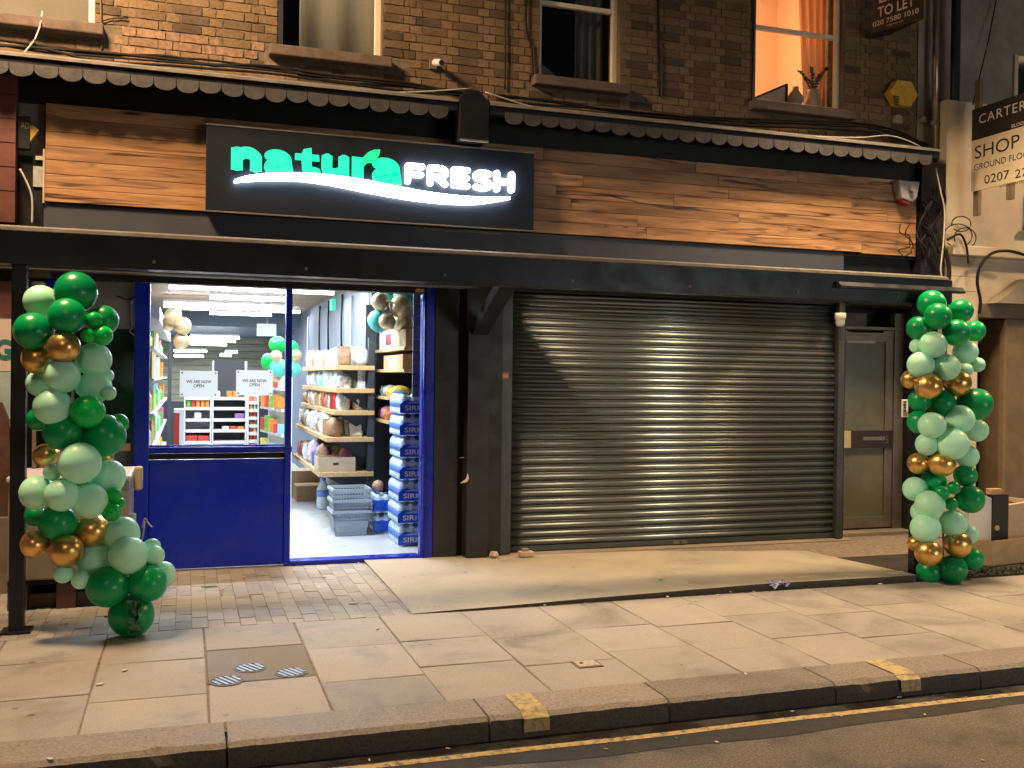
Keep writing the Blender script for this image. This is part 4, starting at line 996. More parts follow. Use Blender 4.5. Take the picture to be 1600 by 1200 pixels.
MB().box(dX1, dX1 + .30, NY - .03, .4, 0, zd - .002).build('architrave', 'tanwood', nb, bevel=.02)
MB().box(dX1 + .302, 13, NY - .06, .4, 0, zd - .002).build('pier', 'cream', nb, bevel=.02)
nd = MB().box(pX1 + .002, dX1 - .002, .12, .16, 0, zt_ - .03).build('door', M('black_door', (.008, .006, .005), .5, spec=.2, var=.3), nb)
MB().box(pX1 + .002, dX1 - .002, .08, .16, zt_ - .03, zt_ + .03).build('transom_bar', 'tanwood', nb)
MB().box(pX1 + .002, dX1 - .002, .12, .13, zt_ + .03, zd - .002).build('transom_pane', 'darkglass', nb)
a = at(1533, 703, Y=.1); MB().box(a.x - .05, a.x + .16, .10, .118, a.z - .04, a.z + .04).build('letterbox', 'alu', nd)
a = at(1562, 692, Y=.1); MB().tube([(a.x + .1, .118, a.z), (a.x + .1, .06, a.z)], .025, 10).build('knob', 'alu', nd)
a = at(1546, 575, Y=.11)
MB().prism([(a.x - .08, a.z - .05), (a.x + .14, a.z - .05), (a.x + .05, a.z + .12)], .112, .118).build('door_ornament', M('olive_glass', (.06, .06, .02), .3), nd)
# upper windows of the neighbour
for (px_, y0_, y1_) in ((1585, 85, 155), (1581, 308, 352)):
    a = at(px_, y0_, Y=0.0); b = at(px_, y1_, Y=0.0); zb_ = b.z
    yy = .02 if y0_ < 200 else NY + .02
    w_ = MB().box(a.x, a.x + .05, yy - .03, yy - .002, zb_, a.z).box(a.x, a.x + .9, yy - .032, yy - .002, zb_ - .05, zb_ - .001).build('window', 'cream', nb, bevel=.006)
    MB().box(a.x + .05, a.x + .85, yy - .008, yy - .004, zb_, a.z).build('pane', 'darkglass', w_)
    MB().box(a.x - .04, a.x + .95, yy - .08, yy - .033, zb_ - .09, zb_ - .05).build('sill', 'sill', w_)

# letting boards
pt = at(1519, 172, Y=-.32); pbm = at(1519, 300, Y=-.32); BXs = pt.x
bd = thing('letting_board', 'projecting letting board with a black heading on a white panel', 'letting board', (BXs, -.8, pbm.z))
zmid = at(1519, 221, Y=-.32).z; Y1 = -1.45
MB().box(BXs, BXs + .02, Y1, -.32, pbm.z, zmid).build('white_panel', 'boardw', bd)
MB().box(BXs, BXs + .02, Y1, -.32, zmid + .001, pt.z).build('heading_panel', 'boardk', bd)
MB().box(BXs + .021, BXs + .06, -.40, -.33, pbm.z - .25, pt.z + .30).build('mounting_post', 'tanwood', bd)
MB().box(BXs + .0, BXs + .04, -.85, -.78, pbm.z - .16, pbm.z - .001).build('support', 'tanwood', bd)
def btxt(s_, px, py, hpx, mat, wpx=None, sp=1.0, bold=0.0):
    o_ = at(px, py, X=BXs); hh = hpx / 1540 * (o_ - CAM).dot(fwd)
    ww = None if wpx is None else abs(at(px + wpx, py, X=BXs).y - o_.y)
    text_obj('lettering', s_, bd, mat, (BXs, o_.y, o_.z), (0, -1, 0), (0, 0, 1), hh, ww, depth=.002, space=sp, bold=bold)
btxt('CARTER', 1530, 194, 14.5, 'text_w', 73, 1.15)
btxt('BLOOM', 1581, 200, 5.5, 'text_w', 24)
btxt('SHOP', 1523, 249, 20, 'text_k', 70)
btxt('GROUND FLOOR', 1522, 267, 9.5, 'text_k', 94)
btxt('0207', 1538, 288, 13.5, 'text_k', 39); btxt('27', 1586, 279, 13.5, 'text_k', 20)
btxt('www.carter', 1561, 294, 4, 'text_k', 42)
cable(px_path([(1520, 163), (1533, 110), (1545, 60), (1562, -30)], [-.34, -.2, -.1, .0]), .007, 'cable', 'thin stay wire rising from the letting board to the wall')
# second board, at an angle, cut by the top of the picture
p1 = at(1363, 53, Y=-.12); p2 = at(1443, 28, Z=p1.z)
b2 = thing('letting_board', 'dark angled letting board high on the brick wall', 'letting board', (p1.x, p1.y, p1.z))
dx_ = (p2 - p1).normalized(); nrm = dx_.cross(Vector((0, 0, 1))); Lb = (p2 - p1).length
def bq(s0, s1, z0_, z1_, t0, t1, nm, mat):
    q = [p1 + dx_ * s + nrm * t_ + Vector((0, 0, zz)) for zz in (z0_, z1_) for s, t_ in ((s0, t0), (s1, t0), (s1, t1), (s0, t1))]
    return MB().add(q, [(0, 3, 2, 1), (4, 5, 6, 7), (0, 1, 5, 4), (1, 2, 6, 5), (2, 3, 7, 6), (3, 0, 4, 7)]).build(nm, mat, b2)
bq(0, Lb, 0, .9, -.02, 0, 'panel', 'boardk'); bq(Lb + .001, Lb + .012, 0, .9, -.025, .004, 'edge', 'alu')
q_ = p1 + Vector((0, 0, 0))
MB().add([q_ + nrm * -.021, q_ + dx_ * Lb + nrm * -.021, q_ + dx_ * Lb + nrm * -.021 + Vector((0, .5, 0)), q_ + nrm * -.021 + Vector((.05, .14, 0))], [(0, 1, 2, 3)]).build('base_shelf', 'boardk', b2)
def t2(s_, px, py, hpx, wpx, bold=.0):
    # foot of the lettering on the board's own plane
    best = None
    for i in range(400):
        s0 = Lb * i / 399; pj = proj(p1 + dx_ * s0)
        if best is None or abs(pj[0] - px) < best[0]: best = (abs(pj[0] - px), s0)
    s0 = best[1]; best2 = None
    for i in range(600):
        zz = .6 * i / 599; pj = proj(p1 + dx_ * s0 + Vector((0, 0, zz)))
        if best2 is None or abs(pj[1] - py) < best2[0]: best2 = (abs(pj[1] - py), zz)
    o_ = p1 + dx_ * s0 + Vector((0, 0, best2[1])); hh = hpx / 1540 * (o_ - CAM).dot(fwd)
    ww = Lb * wpx / 80.0
    text_obj('lettering', s_, b2, 'text_w', o_, dx_, (0, 0, 1), hh, ww, depth=.004, bold=bold)
t2('LDG', 1373, 6, 17, 54, .02); t2('TO LET', 1371, 28, 16, 58, .02); t2('020 7580 1010', 1364, 43, 8, 72, .012); t2('ldg.co.uk', 1386, 42, 3.5, 26)

# rubbish by the neighbour's door: boxes
cb = thing('cardboard_box', 'low open cardboard box on the ground by the dark door', 'box', (7.3, -1.35, 0))
A, B_ = at(1526, 880, Z=.0), at(1556, 889, Z=.0)
def cquad(p, q, h0, h1, nm, mat, th=.006):
    p, q = Vector((p[0], p[1], 0)), Vector((q[0], q[1], 0)); d = (q - p).normalized(); nn_ = Vector((-d.y, d.x, 0)) * th
    return MB().add([p + Vector((0, 0, h0)), q + Vector((0, 0, h0)), q + nn_ + Vector((0, 0, h0)), p + nn_ + Vector((0, 0, h0)), p + Vector((0, 0, h1)), q + Vector((0, 0, h1)), q + nn_ + Vector((0, 0, h1)), p + nn_ + Vector((0, 0, h1))], [(0, 3, 2, 1), (4, 5, 6, 7), (0, 1, 5, 4), (1, 2, 6, 5), (2, 3, 7, 6), (3, 0, 4, 7)]).build(nm, mat, cb)
c1, c2, c3, c4_ = (6.42, -1.38), (6.68, -1.68), (7.5, -1.52), (7.22, -1.18)
cquad(c1, c2, .014, .235, 'side', 'card'); cquad(c2, c3, .014, .235, 'front', 'card'); cquad(c3, c4_, .014, .22, 'side', 'card'); cquad(c4_, c1, .014, .22, 'back', 'card')
MB().prism([c1, c2, c3, c4_], .013, .02, 'z').build('base', 'card', cb)
wb = thing('appliance_panel', 'tall white panel with a dark strip leaning in the cardboard box', 'panel', (6.9, -1.4, .02))
a, b, c, d = at(1513, 842, Y=-1.42), at(1550, 844, Y=-1.45), at(1550, 775, Y=-1.40), at(1534, 774, Y=-1.38)
MB().prism([(a.x, .022), (b.x, .022), (b.x - .0, at(1550, 778, Y=-1.42).z), (at(1534, 775, Y=-1.42).x, at(1534, 772, Y=-1.42).z), (a.x - .02, at(1513, 800, Y=-1.42).z)], -1.44, -1.40).build('white_face', 'white', wb)
MB().box(b.x + .002, at(1571, 800, Y=-1.42).x, -1.46, -1.38, .022, at(1560, 772, Y=-1.42).z).build('dark_side', 'plastic_k', wb, bevel=.008)
a = at(1558, 825, Y=-1.462); MB().tube([(a.x, -1.455, a.z), (a.x, -1.466, a.z)], .024, 14).build('round_mark', 'card2', wb)
pb_ = thing('folded_carton', 'pale folded carton leaning at the right of the dark strip', 'box', (7.3, -1.3, .02))
MB().prism([(at(1572, 840, Y=-1.36).x, .022), (7.7, .022), (7.7, at(1600, 780, Y=-1.36).z), (at(1574, 790, Y=-1.36).x, at(1574, 790, Y=-1.36).z)], -1.36, -1.30).build('panel', 'card2', pb_)
MB().prism([(at(1570, 780, Y=-1.2).x, at(1570, 782, Y=-1.2).z), (7.9, at(1600, 800, Y=-1.2).z), (7.9, at(1600, 788, Y=-1.2).z), (at(1570, 776, Y=-1.2).x, at(1570, 776, Y=-1.2).z)], -1.3, -1.0).build('flap', 'card2', pb_)
a, b = at(1544, 770, Y=-1.42), at(1561, 763, Y=-1.42)
tag(MB().box(a.x, b.x, -1.46, -1.39, at(1560, 772, Y=-1.42).z + .001, b.z).build('small_carton', 'card', bevel=.004), 'small brown carton balanced on top of the dark strip', 'box')

# ================================================================== LEFT NEIGHBOUR and left bay
ln = thing('left_shop', 'dim neighbouring shop front with dark red tiles at the left edge', 'shop front', (-2, 0, 0))
LYn = -.32
MB().box(-3.4, at(24, 250, Y=LYn).x, LYn, .1, 2.72, 3.82).build('tile_pier', 'oxblood', ln)
for k in range(5): MB().box(-3.4, at(24, 250, Y=LYn).x - .001, LYn - .002, LYn, 2.95 + k * .18, 2.956 + k * .18).build('tile_joint', 'black', ln)
MB().box(at(25, 150, Y=-.2).x, -1.053, -.16, .1, 2.72, 3.84).build('grey_panel', 'dirtyrender', ln)
MB().box(at(25, 150, Y=-.2).x, -1.053, -.20, -.161, 2.72, 3.25).build('black_board', 'black', ln)  # plain black board in front of the grey panel's lower part
MB().box(at(52, 250, Y=-.21).x, -1.053, -.215, -.201, at(60, 292, Y=-.21).z, at(60, 260, Y=-.21).z).build('peeling_patch', M('peeling_paint', (.30, .32, .30), .7, var=.3, vs=14), ln)
MB().box(at(56, 250, Y=-.21).x, -1.053, -.222, -.201, at(60, 250, Y=-.21).z, at(60, 244, Y=-.21).z).build('ledge', 'cream', ln)
yb = at(53, 208, Y=-.24); ab = thing('alarm_box', 'black and yellow alarm box beside the left end of the timber', 'alarm box', (yb.x, -.2, yb.z - .1))
x_l, x_m, x_r = at(25, 205, Y=-.27).x, at(47, 205, Y=-.27).x, at(60, 205, Y=-.27).x
MB().box(x_l, x_m, -.27, -.21, yb.z - .13, yb.z + .12).build('face', 'plastic_k', ab, bevel=.006)
MB().prism([(x_m + .001, yb.z + .07), (x_r + .0, yb.z + .02), (x_m + .001, yb.z - .07)], -.265, -.21).build('yellow_side', M('alarm_yellow', (.6, .36, .03), .5), ab)
text_obj('lettering', 'ADT', ab, 'lip', (x_l + .03, -.271, yb.z + .02), (1, 0, 0), (0, 0, 1), .05, .09, depth=.002, bold=.02)
cable(px_path([(31, 264), (42, 285), (50, 310), (50, 350)], -.28), .008, 'wcable', 'white cable curving down beside the left end of the timber fascia')
MB().box(-3.4, -1.06, .12, .16, 0, 2.6).build('back_wall', 'panel', ln)
MB().box(-3.4, at(19, 600, Y=-.5).x, -.52, -.46, at(10, 580, Y=-.5).z, at(10, 492, Y=-.5).z).build('sign_board', M('pink_board', (.62, .50, .42), .6), ln)
MB().box(-3.4, at(19, 600, Y=-.5).x, -.52, -.46, at(10, 655, Y=-.5).z, at(10, 581, Y=-.5).z).build('poster', M('sea_poster', (.35, .46, .44), .6, var=.2, vs=4), ln)
MB().box(-3.4, at(19, 600, Y=-.5).x, -.525, -.455, at(10, 500, Y=-.5).z + .02, at(10, 440, Y=-.5).z).build('upper_board', 'oxblood', ln)
a = at(-8, 562, Y=-.523)
K['teal'] = M('teal_paint', (.02, .16, .18), .5)
text_obj('letter', 'G', ln, 'teal', (a.x, -.521, a.z), (1, 0, 0), (0, 0, 1), .15, .11, depth=.002, bold=.04); text_obj('letter', 'l', ln, 'teal', (a.x + .125, -.521, a.z), (1, 0, 0), (0, 0, 1), .15, .03, depth=.002, bold=.04)
MB().box(-3.4, at(18, 600, Y=-.5).x, -.54, -.5, at(10, 668, Y=-.5).z, at(10, 657, Y=-.5).z).build('rail', 'tanwood', ln)
pa = [(-3.4, .55), (at(16, 740, Y=-.55).x, .55), (at(17, 690, Y=-.55).x, 1.0), (at(13, 640, Y=-.55).x, 1.27), (at(3, 618, Y=-.55).x, 1.38), (-3.4, 1.4)]
MB().prism(pa, -.56, -.50).build('arched_panel', M('dark_walnut', (.10, .05, .03), .45, var=.4, vs=9), ln)
MB().box(-3.4, at(19, 800, Y=-.58).x, -.60, -.50, 0, .548).build('plinth', 'dirtyrender', ln)
a = at(52, 600, Y=-.8)
tag(MB().prism([(at(41, 725, Y=-.9).x, at(41, 725, Y=-.9).z - .6), (at(50, 725, Y=-.9).x, at(50, 725, Y=-.9).z - .6), (at(46, 652, Y=-.9).x, at(46, 652, Y=-.9).z), (at(41, 652, Y=-.9).x, at(41, 652, Y=-.9).z)], -.62, -.58).build('timber_offcut', 'tanwood'), 'slim tapering timber board standing behind the left canopy post', 'timber')
# left bay wall between neighbour and blue frame, with a dark glass panel
lb = thing('bay_wall', 'grey side panel with a dark glass pane left of the blue frame', 'wall', (-.7, .1, 0))
MB().box(-1.055, FX0 - .062, .06, .12, 0, 2.335).build('panel', M('bay_grey', (.20, .20, .20), .6, var=.2, vs=5), lb)
gx0, gx1 = at(168, 600, Y=.05).x, at(209, 600, Y=.05).x
MB().box(-1.05, gx1, .045, .058, at(190, 692, Y=.05).z, at(190, 514, Y=.05).z).build('pane', 'darkglass', lb)
MB().box(gx1 + .001, gx1 + .03, .03, .06, at(190, 696, Y=.05).z, at(190, 510, Y=.05).z).box(-1.05, gx1, .03, .06, at(190, 514, Y=.05).z + .001, at(190, 508, Y=.05).z).build('pane_frame', M('frame_grey', (.16, .15, .14), .5), lb)
MB().box(-1.05, -.42, -.0, .058, at(200, 698, Y=.05).z - .03, at(200, 692, Y=.05).z - .001).build('shelf_strip', 'oak', lb)
MB().box(-1.05, -.86, .02, .058, 1.1, 2.33).build('dark_board', 'black', lb)
MB().box(at(100, 450, Y=.02).x - .12, at(118, 450, Y=.02).x - .05, .0, .058, 2.1, 2.33).build('blue_post', 'blue', lb)
a = at(217, 560, Y=.03)
cable(px_path([(205, 470), (206, 510), (203, 518), (214, 530), (216, 560), (212, 600), (214, 660), (212, 676), (221, 690), (217, 700)], .035), .006, 'wcable', 'loose white cable knotted down the grey panel by the blue frame')
cable(px_path([(182, 462), (200, 468), (222, 462), (226, 500), (220, 540), (214, 556), (212, 620), (213, 690)], .025), .006, 'cable', 'loose black cable down the grey panel by the blue frame')
c = at(60, 452, Y=-.2); tag(MB().lathe([(.045, 0), (.05, .03), (.05, .07), (.035, .08)], (c.x, -.2, c.z - .02), 14).build('wall_light', 'plastic_w', smooth=False), 'small white unlit lamp above the left balloons', 'lamp')
# chest freezer behind the balloons
fr = thing('chest_freezer', 'pale chest freezer behind the left balloon column', 'freezer', (-.65, -.95, 0))
fx0, fx1, fy0, fy1 = -1.12, -.365, -1.22, -.55
MB().box(fx0, fx1, fy0, fy1, .20, .86).build('body', M('freezer_beige', (.30, .255, .21), .45, var=.12, vs=5), fr, bevel=.015)
MB().box(fx0 - .01, fx1 + .012, fy0 - .015, fy1 + .01, .862, .90).build('lid', M('freezer_lid', (.58, .52, .56), .4), fr, bevel=.012)
MB().box(fx1 + .014, fx1 + .075, fy0 + .28, fy0 + .36, .76, .93).build('handle', 'card2', fr, bevel=.014)
MB().box(fx0, fx1, fy0 + .01, fy1, .17, .198).build('bottom_board', 'black', fr)
for xx in (fx0, fx0 + .30, fx1 - .12): MB().box(xx, xx + .12, fy0 + .02, fy1, .0, .168).build('foot', 'oxblood', fr)
MB().box(fx0, fx1, fy0 + .1, fy1, .0, .09).build('base_board', M('old_board', (.10, .055, .03), .7, var=.3), fr)
MB().tube([(fx1 + .02, fy0 + .10, .28), (fx1 + .02, fy0 + .10, .62)], .022, 8).build('pipe_sleeve', 'plastic_w', fr)
cable(px_path([(222, 825), (226, 810), (232, 818), (238, 824)], -.92), .005, 'wcable', 'knotted white cord end by the side of the freezer')
cable(px_path([(218, 850), (223, 838), (226, 815)], -.92), .008, 'wcable', 'white cord tied upright at the side of the freezer')

# ================================================================== BALLOON COLUMNS
bmesh_cache = {}
def balloon_mesh(col, v):
    key = (col, v)
    if key in bmesh_cache: return bmesh_cache[key]
    g = MB(); prof = []; n = 18; k_ = (.12, .20, .28, .06)[v]
    for i in range(n + 1):
        a = math.pi * i / n; z = -math.cos(a); r_ = math.sin(a) * (1 + k_ * z * .6)
        if i == 0: prof.append((.055, -1.12 - k_)); prof.append((.03, -1.045 - k_ * .5)); continue
        prof.append((max(r_, .004), z * (1 + k_ * .35)))
    o = g.lathe(prof, (0, 0, 0), 28).build('balloon', col, None, loc=(0, 0, 0), smooth=True)
    me = o.data; bpy.data.objects.remove(o); bmesh_cache[key] = me; return me
CMAP = {'G': 'bgreen', 'g': 'blime', 'M': 'bmint', 'O': 'bgold', 'T': 'bteal', 'C': 'bchamp'}
def column(nm, label, lst, Y0, axis_px, bot=0., top=None):
    base = at(axis_px, 950, Y=Y0); t = thing(nm, label, 'balloon column', (base.x, Y0, 0))
    random.seed(len(lst))
    for (px, py, r, c_, dz) in lst:
        y = Y0 + dz; q = at(px, py, Y=y); rad = r * 1.03 / FPX * (q - CAM).dot(fwd)
        ax = Vector((base.x, Y0, q.z)); out = (q - ax); out.z = random.uniform(-.05, .05)
        if out.length < .06: out = Vector((random.uniform(-.5, .5), -1, .2))
        rot = out.normalized().to_track_quat('Z', 'Y').to_euler()
        inst('balloon', balloon_mesh(CMAP[c_], random.randrange(4)), t, q, rot=rot, scale=(rad, rad, rad))
    zt = top or 2.0
    MB().tube([(base.x, Y0 + .02, bot), (base.x, Y0 + .02, zt)], .008, 8).build('pole', 'stem', t)
    return t
F_, B0, B1 = -.13, 0.0, .13
left = [(119, 457, 31, 'G', B0), (65, 471, 25, 'M', B1), (106, 495, 27, 'G', F_), (53, 517, 28, 'G', F_ + .05), (160, 500, 22, 'G', B0), (146, 500, 12, 'g', F_), (138, 524, 11, 'g', F_ - .02), (159, 524, 15, 'g', F_),
        (100, 542, 24, 'O', F_ - .03), (61, 560, 23, 'O', B0), (146, 562, 26, 'M', B0), (98, 588, 26, 'M', F_), (64, 599, 20, 'M', B1), (167, 587, 10, 'M', B0), (146, 604, 24, 'M', B0), (169, 614, 11, 'M', F_ + .05), (83, 635, 28, 'M', F_),
        (137, 643, 25, 'g', F_ - .03), (61, 655, 18, 'G', B1), (100, 675, 28, 'G', F_ + .05), (161, 681, 32, 'G', B0 - .04), (184, 662, 15, 'g', B0), (73, 712, 19, 'O', B1), (123, 724, 31, 'M', F_ - .04), (165, 714, 11, 'O', B1), (82, 738, 13, 'M', F_), (167, 745, 25, 'M', B0),
        (59, 770, 26, 'M', F_ + .03), (97, 773, 25, 'M', F_ - .05), (139, 782, 27, 'M', F_), (178, 774, 12, 'g', F_ + .03), (174, 800, 14, 'g', F_), (187, 786, 8, 'g', F_ + .05), (91, 817, 28, 'G', F_ + .06), (56, 806, 16, 'G', B1), (141, 830, 26, 'O', B0), (56, 850, 20, 'O', F_ + .04), (104, 860, 25, 'O', F_),
        (188, 835, 26, 'M', B0), (147, 875, 27, 'M', B0), (200, 868, 28, 'M', F_), (236, 855, 13, 'M', B0), (241, 868, 15, 'M', F_ + .04), (252, 897, 19, 'M', B0), (99, 897, 14, 'M', F_), (126, 906, 14, 'M', F_), (168, 917, 31, 'G', F_), (229, 911, 28, 'G', F_), (205, 961, 33, 'G', B0 - .09)]
lcol = column('balloon_column', 'green, mint and gold balloon column trailing out at the left post', left, -1.98, 110, bot=.55, top=2.0)
right_ = [(1456, 475, 21, 'G', B0), (1466, 494, 20, 'G', F_), (1500, 486, 18, 'G', B0), (1436, 513, 18, 'G', B0), (1493, 519, 20, 'G', F_), (1522, 517, 16, 'G', B1), (1459, 539, 20, 'M', F_), (1434, 541, 11, 'M', B0), (1508, 550, 18, 'M', B0), (1439, 570, 20, 'M', F_ + .04), (1479, 574, 20, 'M', F_),
         (1509, 578, 10, 'M', F_ + .04), (1527, 570, 11, 'M', B0), (1424, 593, 14, 'O', B0), (1452, 603, 20, 'O', F_), (1494, 598, 20, 'O', F_ + .06), (1438, 626, 16, 'G', B0), (1472, 630, 20, 'G', B0 - .04), (1522, 631, 24, 'G', F_ + .05), (1438, 659, 18, 'G', B0), (1457, 665, 20, 'M', F_), (1498, 656, 21, 'M', F_), (1524, 672, 17, 'M', B0),
         (1487, 694, 24, 'M', F_ - .04), (1450, 694, 17, 'M', F_ + .05), (1510, 713, 17, 'M', B0), (1436, 724, 16, 'O', B0), (1472, 724, 20, 'O', F_), (1460, 753, 18, 'G', B0), (1508, 743, 17, 'G', B0), (1431, 764, 18, 'M', B0), (1453, 789, 22, 'M', F_), (1472, 770, 11, 'G', F_ - .05), (1490, 762, 10, 'G', F_ - .03), (1486, 787, 10, 'G', F_), (1515, 780, 21, 'G', F_ + .05),
         (1440, 800, 16, 'M', B0), (1447, 825, 22, 'M', F_), (1488, 818, 20, 'M', F_ + .03), (1513, 835, 15, 'M', B0), (1495, 850, 20, 'O', F_), (1452, 864, 20, 'O', F_ - .02), (1431, 849, 12, 'O', B0), (1453, 892, 19, 'G', B0), (1488, 889, 21, 'G', F_ + .02), (1517, 873, 17, 'G', B0)]
rcol = column('balloon_column', 'upright green, mint and gold balloon column at the right post', right_, -1.98, 1475, top=2.1)
# burst foil hanging on the lowest left balloon
g = MB(); c = at(210, 962, Y=-2.22); random.seed(3); vs = []
for i in range(9):
    for j in range(5):
        vs.append((c.x + (j - 2) * .018 + random.uniform(-.012, .012), c.y + random.uniform(-.02, .015), c.z + .10 - i * .026 + random.uniform(-.008, .008)))
g.add(vs, [(i * 5 + j, i * 5 + j + 1, (i + 1) * 5 + j + 1, (i + 1) * 5 + j) for i in range(8) for j in range(4)])
g.build('burst_balloon', 'foil', lcol)

# ================================================================== SHOP INTERIOR
random.seed(11)
RX0, RX1, RXN, RY1, CZ = -.78, 1.86, 2.36, 9.0, 2.66
struct(MB().box(RX0, RXN, .09, 14.2, -.05, .022).build('shop_floor', 'shopfloor'))
ce = struct(MB().box(RX0, RXN, .12, 9.0, CZ + .012, CZ + .1).build('shop_ceiling', 'char'))
y = .15
while y < 8.95:
    MB().box(RX0, RXN, y + .004, y + .216, CZ, CZ + .014).build('plank', 'ceilwood', ce); y += .22
struct(MB().box(RX0, RXN, 9.0, 14.2, 2.42, 2.5).box(RX0, RXN, 9.0, 9.05, 2.5, CZ + .1).build('low_ceiling', 'greywall'))
wr = struct(MB().box(RX1, RX1 + .06, 1.92, 14.2, 0, CZ).build('shop_wall_right', 'greywall'))
y = 2.0
while y < 9: MB().box(RX1 - .006, RX1 - .0005, y + .004, y + .596, .02, CZ - .002).build('wall_board', 'greywall', wr); y += .6
struct(MB().box(RXN, RXN + .06, .06, 1.98, 0, CZ).box(RX1 + .06, RXN, 1.92, 1.98, 0, CZ).build('alcove_wall', 'char'))
struct(MB().box(RX0 - .06, RX0, .06, 14.2, 0, CZ).build('shop_wall_left', 'greywall'))
bw = struct(MB().box(RX0, RXN, 14.2, 14.26, 0, CZ).build('shop_wall_back', 'char'))
z = 1.0
while z < 2.4: MB().box(RX0, RX1, 14.17, 14.199, z + .006, z + .154).build('board', 'olivewall', bw); z += .16
# slatted lining beside the door
sl = thing('slatwall_strip', 'narrow pale grey slatted strip just inside the doorway', 'panel', (2.1, .2, 1.4))
for k in range(9): MB().box(1.93, 2.30, .18, .20, 1.42 + k * .105, 1.515 + k * .105).build('slat', 'greywall', sl)

# tubes
def tube_light(x0, x1, y, z, lab, r=.022, area=0):
    t = thing('ceiling_tube', lab, 'tube light', ((x0 + x1) / 2, y, z), 'lit tubes on the shop ceiling')
    MB().tube([(x0, y, z), (x1, y, z)], r, 8).build('tube', 'tube', t, smooth=True)
    MB().box(x0, x1, y - .03, y + .03, z + r + .002, z + r + .035).build('housing', 'shelfw', t)
    if area:
        d_ = bpy.data.lights.new('tube_glow', 'AREA'); d_.shape = 'RECTANGLE'; d_.size = x1 - x0; d_.size_y = .06; d_.energy = area; d_.color = (.86, .94, 1.0)
        o = bpy.data.objects.new('tube_glow', d_); COL.objects.link(o); o.parent = t; o.location = (0, 0, -r - .01)
lvl = ['lowest', 'second lowest', 'third lowest', 'fourth lowest', 'fifth lowest', 'sixth lowest', 'topmost']
ordn = ['first', 'second', 'third', 'fourth', 'fifth', 'sixth', 'seventh', 'eighth', 'ninth', 'tenth', 'eleventh', 'twelfth', 'thirteenth', 'fourteenth', 'fifteenth', 'sixteenth', 'seventeenth', 'eighteenth', 'nineteenth', 'twentieth', 'twenty-first', 'twenty-second', 'twenty-third', 'twenty-fourth', 'twenty-fifth']
tl = [(328, 445, 464, 4.6, .026), (256, 447, 476, 5.4, .036), (328, 424, 489, 6.6, .022), (297, 374, 526, 9.6, .022), (297, 368, 532, 10.4, .02), (297, 354, 537.5, 11.2, .02), (272, 323, 548, 12, .02), (272, 318, 556, 13, .02), (352, 371, 550, 12.4, .025), (344, 361, 555, 13.2, .025)]
for i, (a_, b_, py, Y_, r_) in enumerate(tl):
    a, b = at(a_, py, Y=Y_), at(b_, py + .008 * (b_ - a_), Y=Y_)
    tube_light(a.x, b.x, Y_, min(a.z, CZ - .05), 'lit tube light on the shop ceiling, %s row from the window' % ordn[i], r_, area=80 if i in (1, 3, 6) else 0)
for y_, e_ in ((.9, 95), (2.4, 75), (3.6, 60), (7.4, 60)):
    tube_light(-.2, 1.7, y_, CZ - .05, 'lit tube light behind the shop lintel, %s' % {.9: 'nearest the street', 2.4: 'next to the nearest', 3.6: 'above the oak rack', 7.4: 'deep in the shop'}[y_], .02, area=e_)

# wooden wall rack, far bay
rk = thing('wooden_rack', 'tall oak shelved rack along the right wall inside the shop', 'rack', (1.6, 3, 0))
SHZ = []
for (px_, py_, far) in ((525, 576, 4.7), (525, 612, 4.7), (522, 647, 4.7), (510, 689, 4.6), (499, 744, 4.2)):
    c = at(px_, py_, Y=1.62); SHZ.append((c.x, c.z, far))
    sh = MB().box(c.x, RX1 - .008, 1.62, far, c.z - .012, c.z + .035).build('shelf', 'oak', rk, bevel=.003)
    for yb_ in (1.72, 2.9, 4.05): MB().prism([(c.x + .06, c.z - .013), (RX1 - .01, c.z - .013), (RX1 - .01, c.z - .22), (RX1 - .05, c.z - .22)], yb_, yb_ + .02).build('bracket', 'char', sh)
MB().box(RX1 - .07, RX1 - .008, 1.64, 1.70, .02, 2.0).build('upright', 'char', rk)
MB().box(RX1 - .05, RX1 - .007, 1.705, 4.7, .02, .5).build('kick_panel', 'char', rk)
def bag_mesh(nm, mat, seed, lx_, ly_, lz_):
    random.seed(seed); bm = bmesh.new(); bmesh.ops.create_uvsphere(bm, u_segments=14, v_segments=9, radius=1)
    for v in bm.verts:
        q = v.co.copy(); f = .75 + .25 * abs(q.z)
        s_ = lambda t_: math.copysign(abs(t_) ** .55, t_)
        nz = mnoise.noise(q * 2.3 + Vector((seed, 0, 0))) * .14
        v.co = Vector((s_(q.x) * lx_ / 2 * (1 + nz), s_(q.y) * ly_ / 2 * (1 + nz), (s_(q.z) + 1) * lz_ / 2 * (1 + nz * .5)))
        v.co += Vector((mnoise.noise(q * 7), mnoise.noise(q * 7 + Vector((5, 0, 0))), mnoise.noise(q * 6 + Vector((0, 9, 0))))) * .012
        if q.z > .82: v.co.x *= .55; v.co.z += lz_ * .12
    me = bpy.data.meshes.new(nm); bm.to_mesh(me); bm.free(); me.materials.append(K[mat] if isinstance(mat, str) else mat)
    for p in me.polygons: p.use_smooth = True
    return me
BAGS = {}
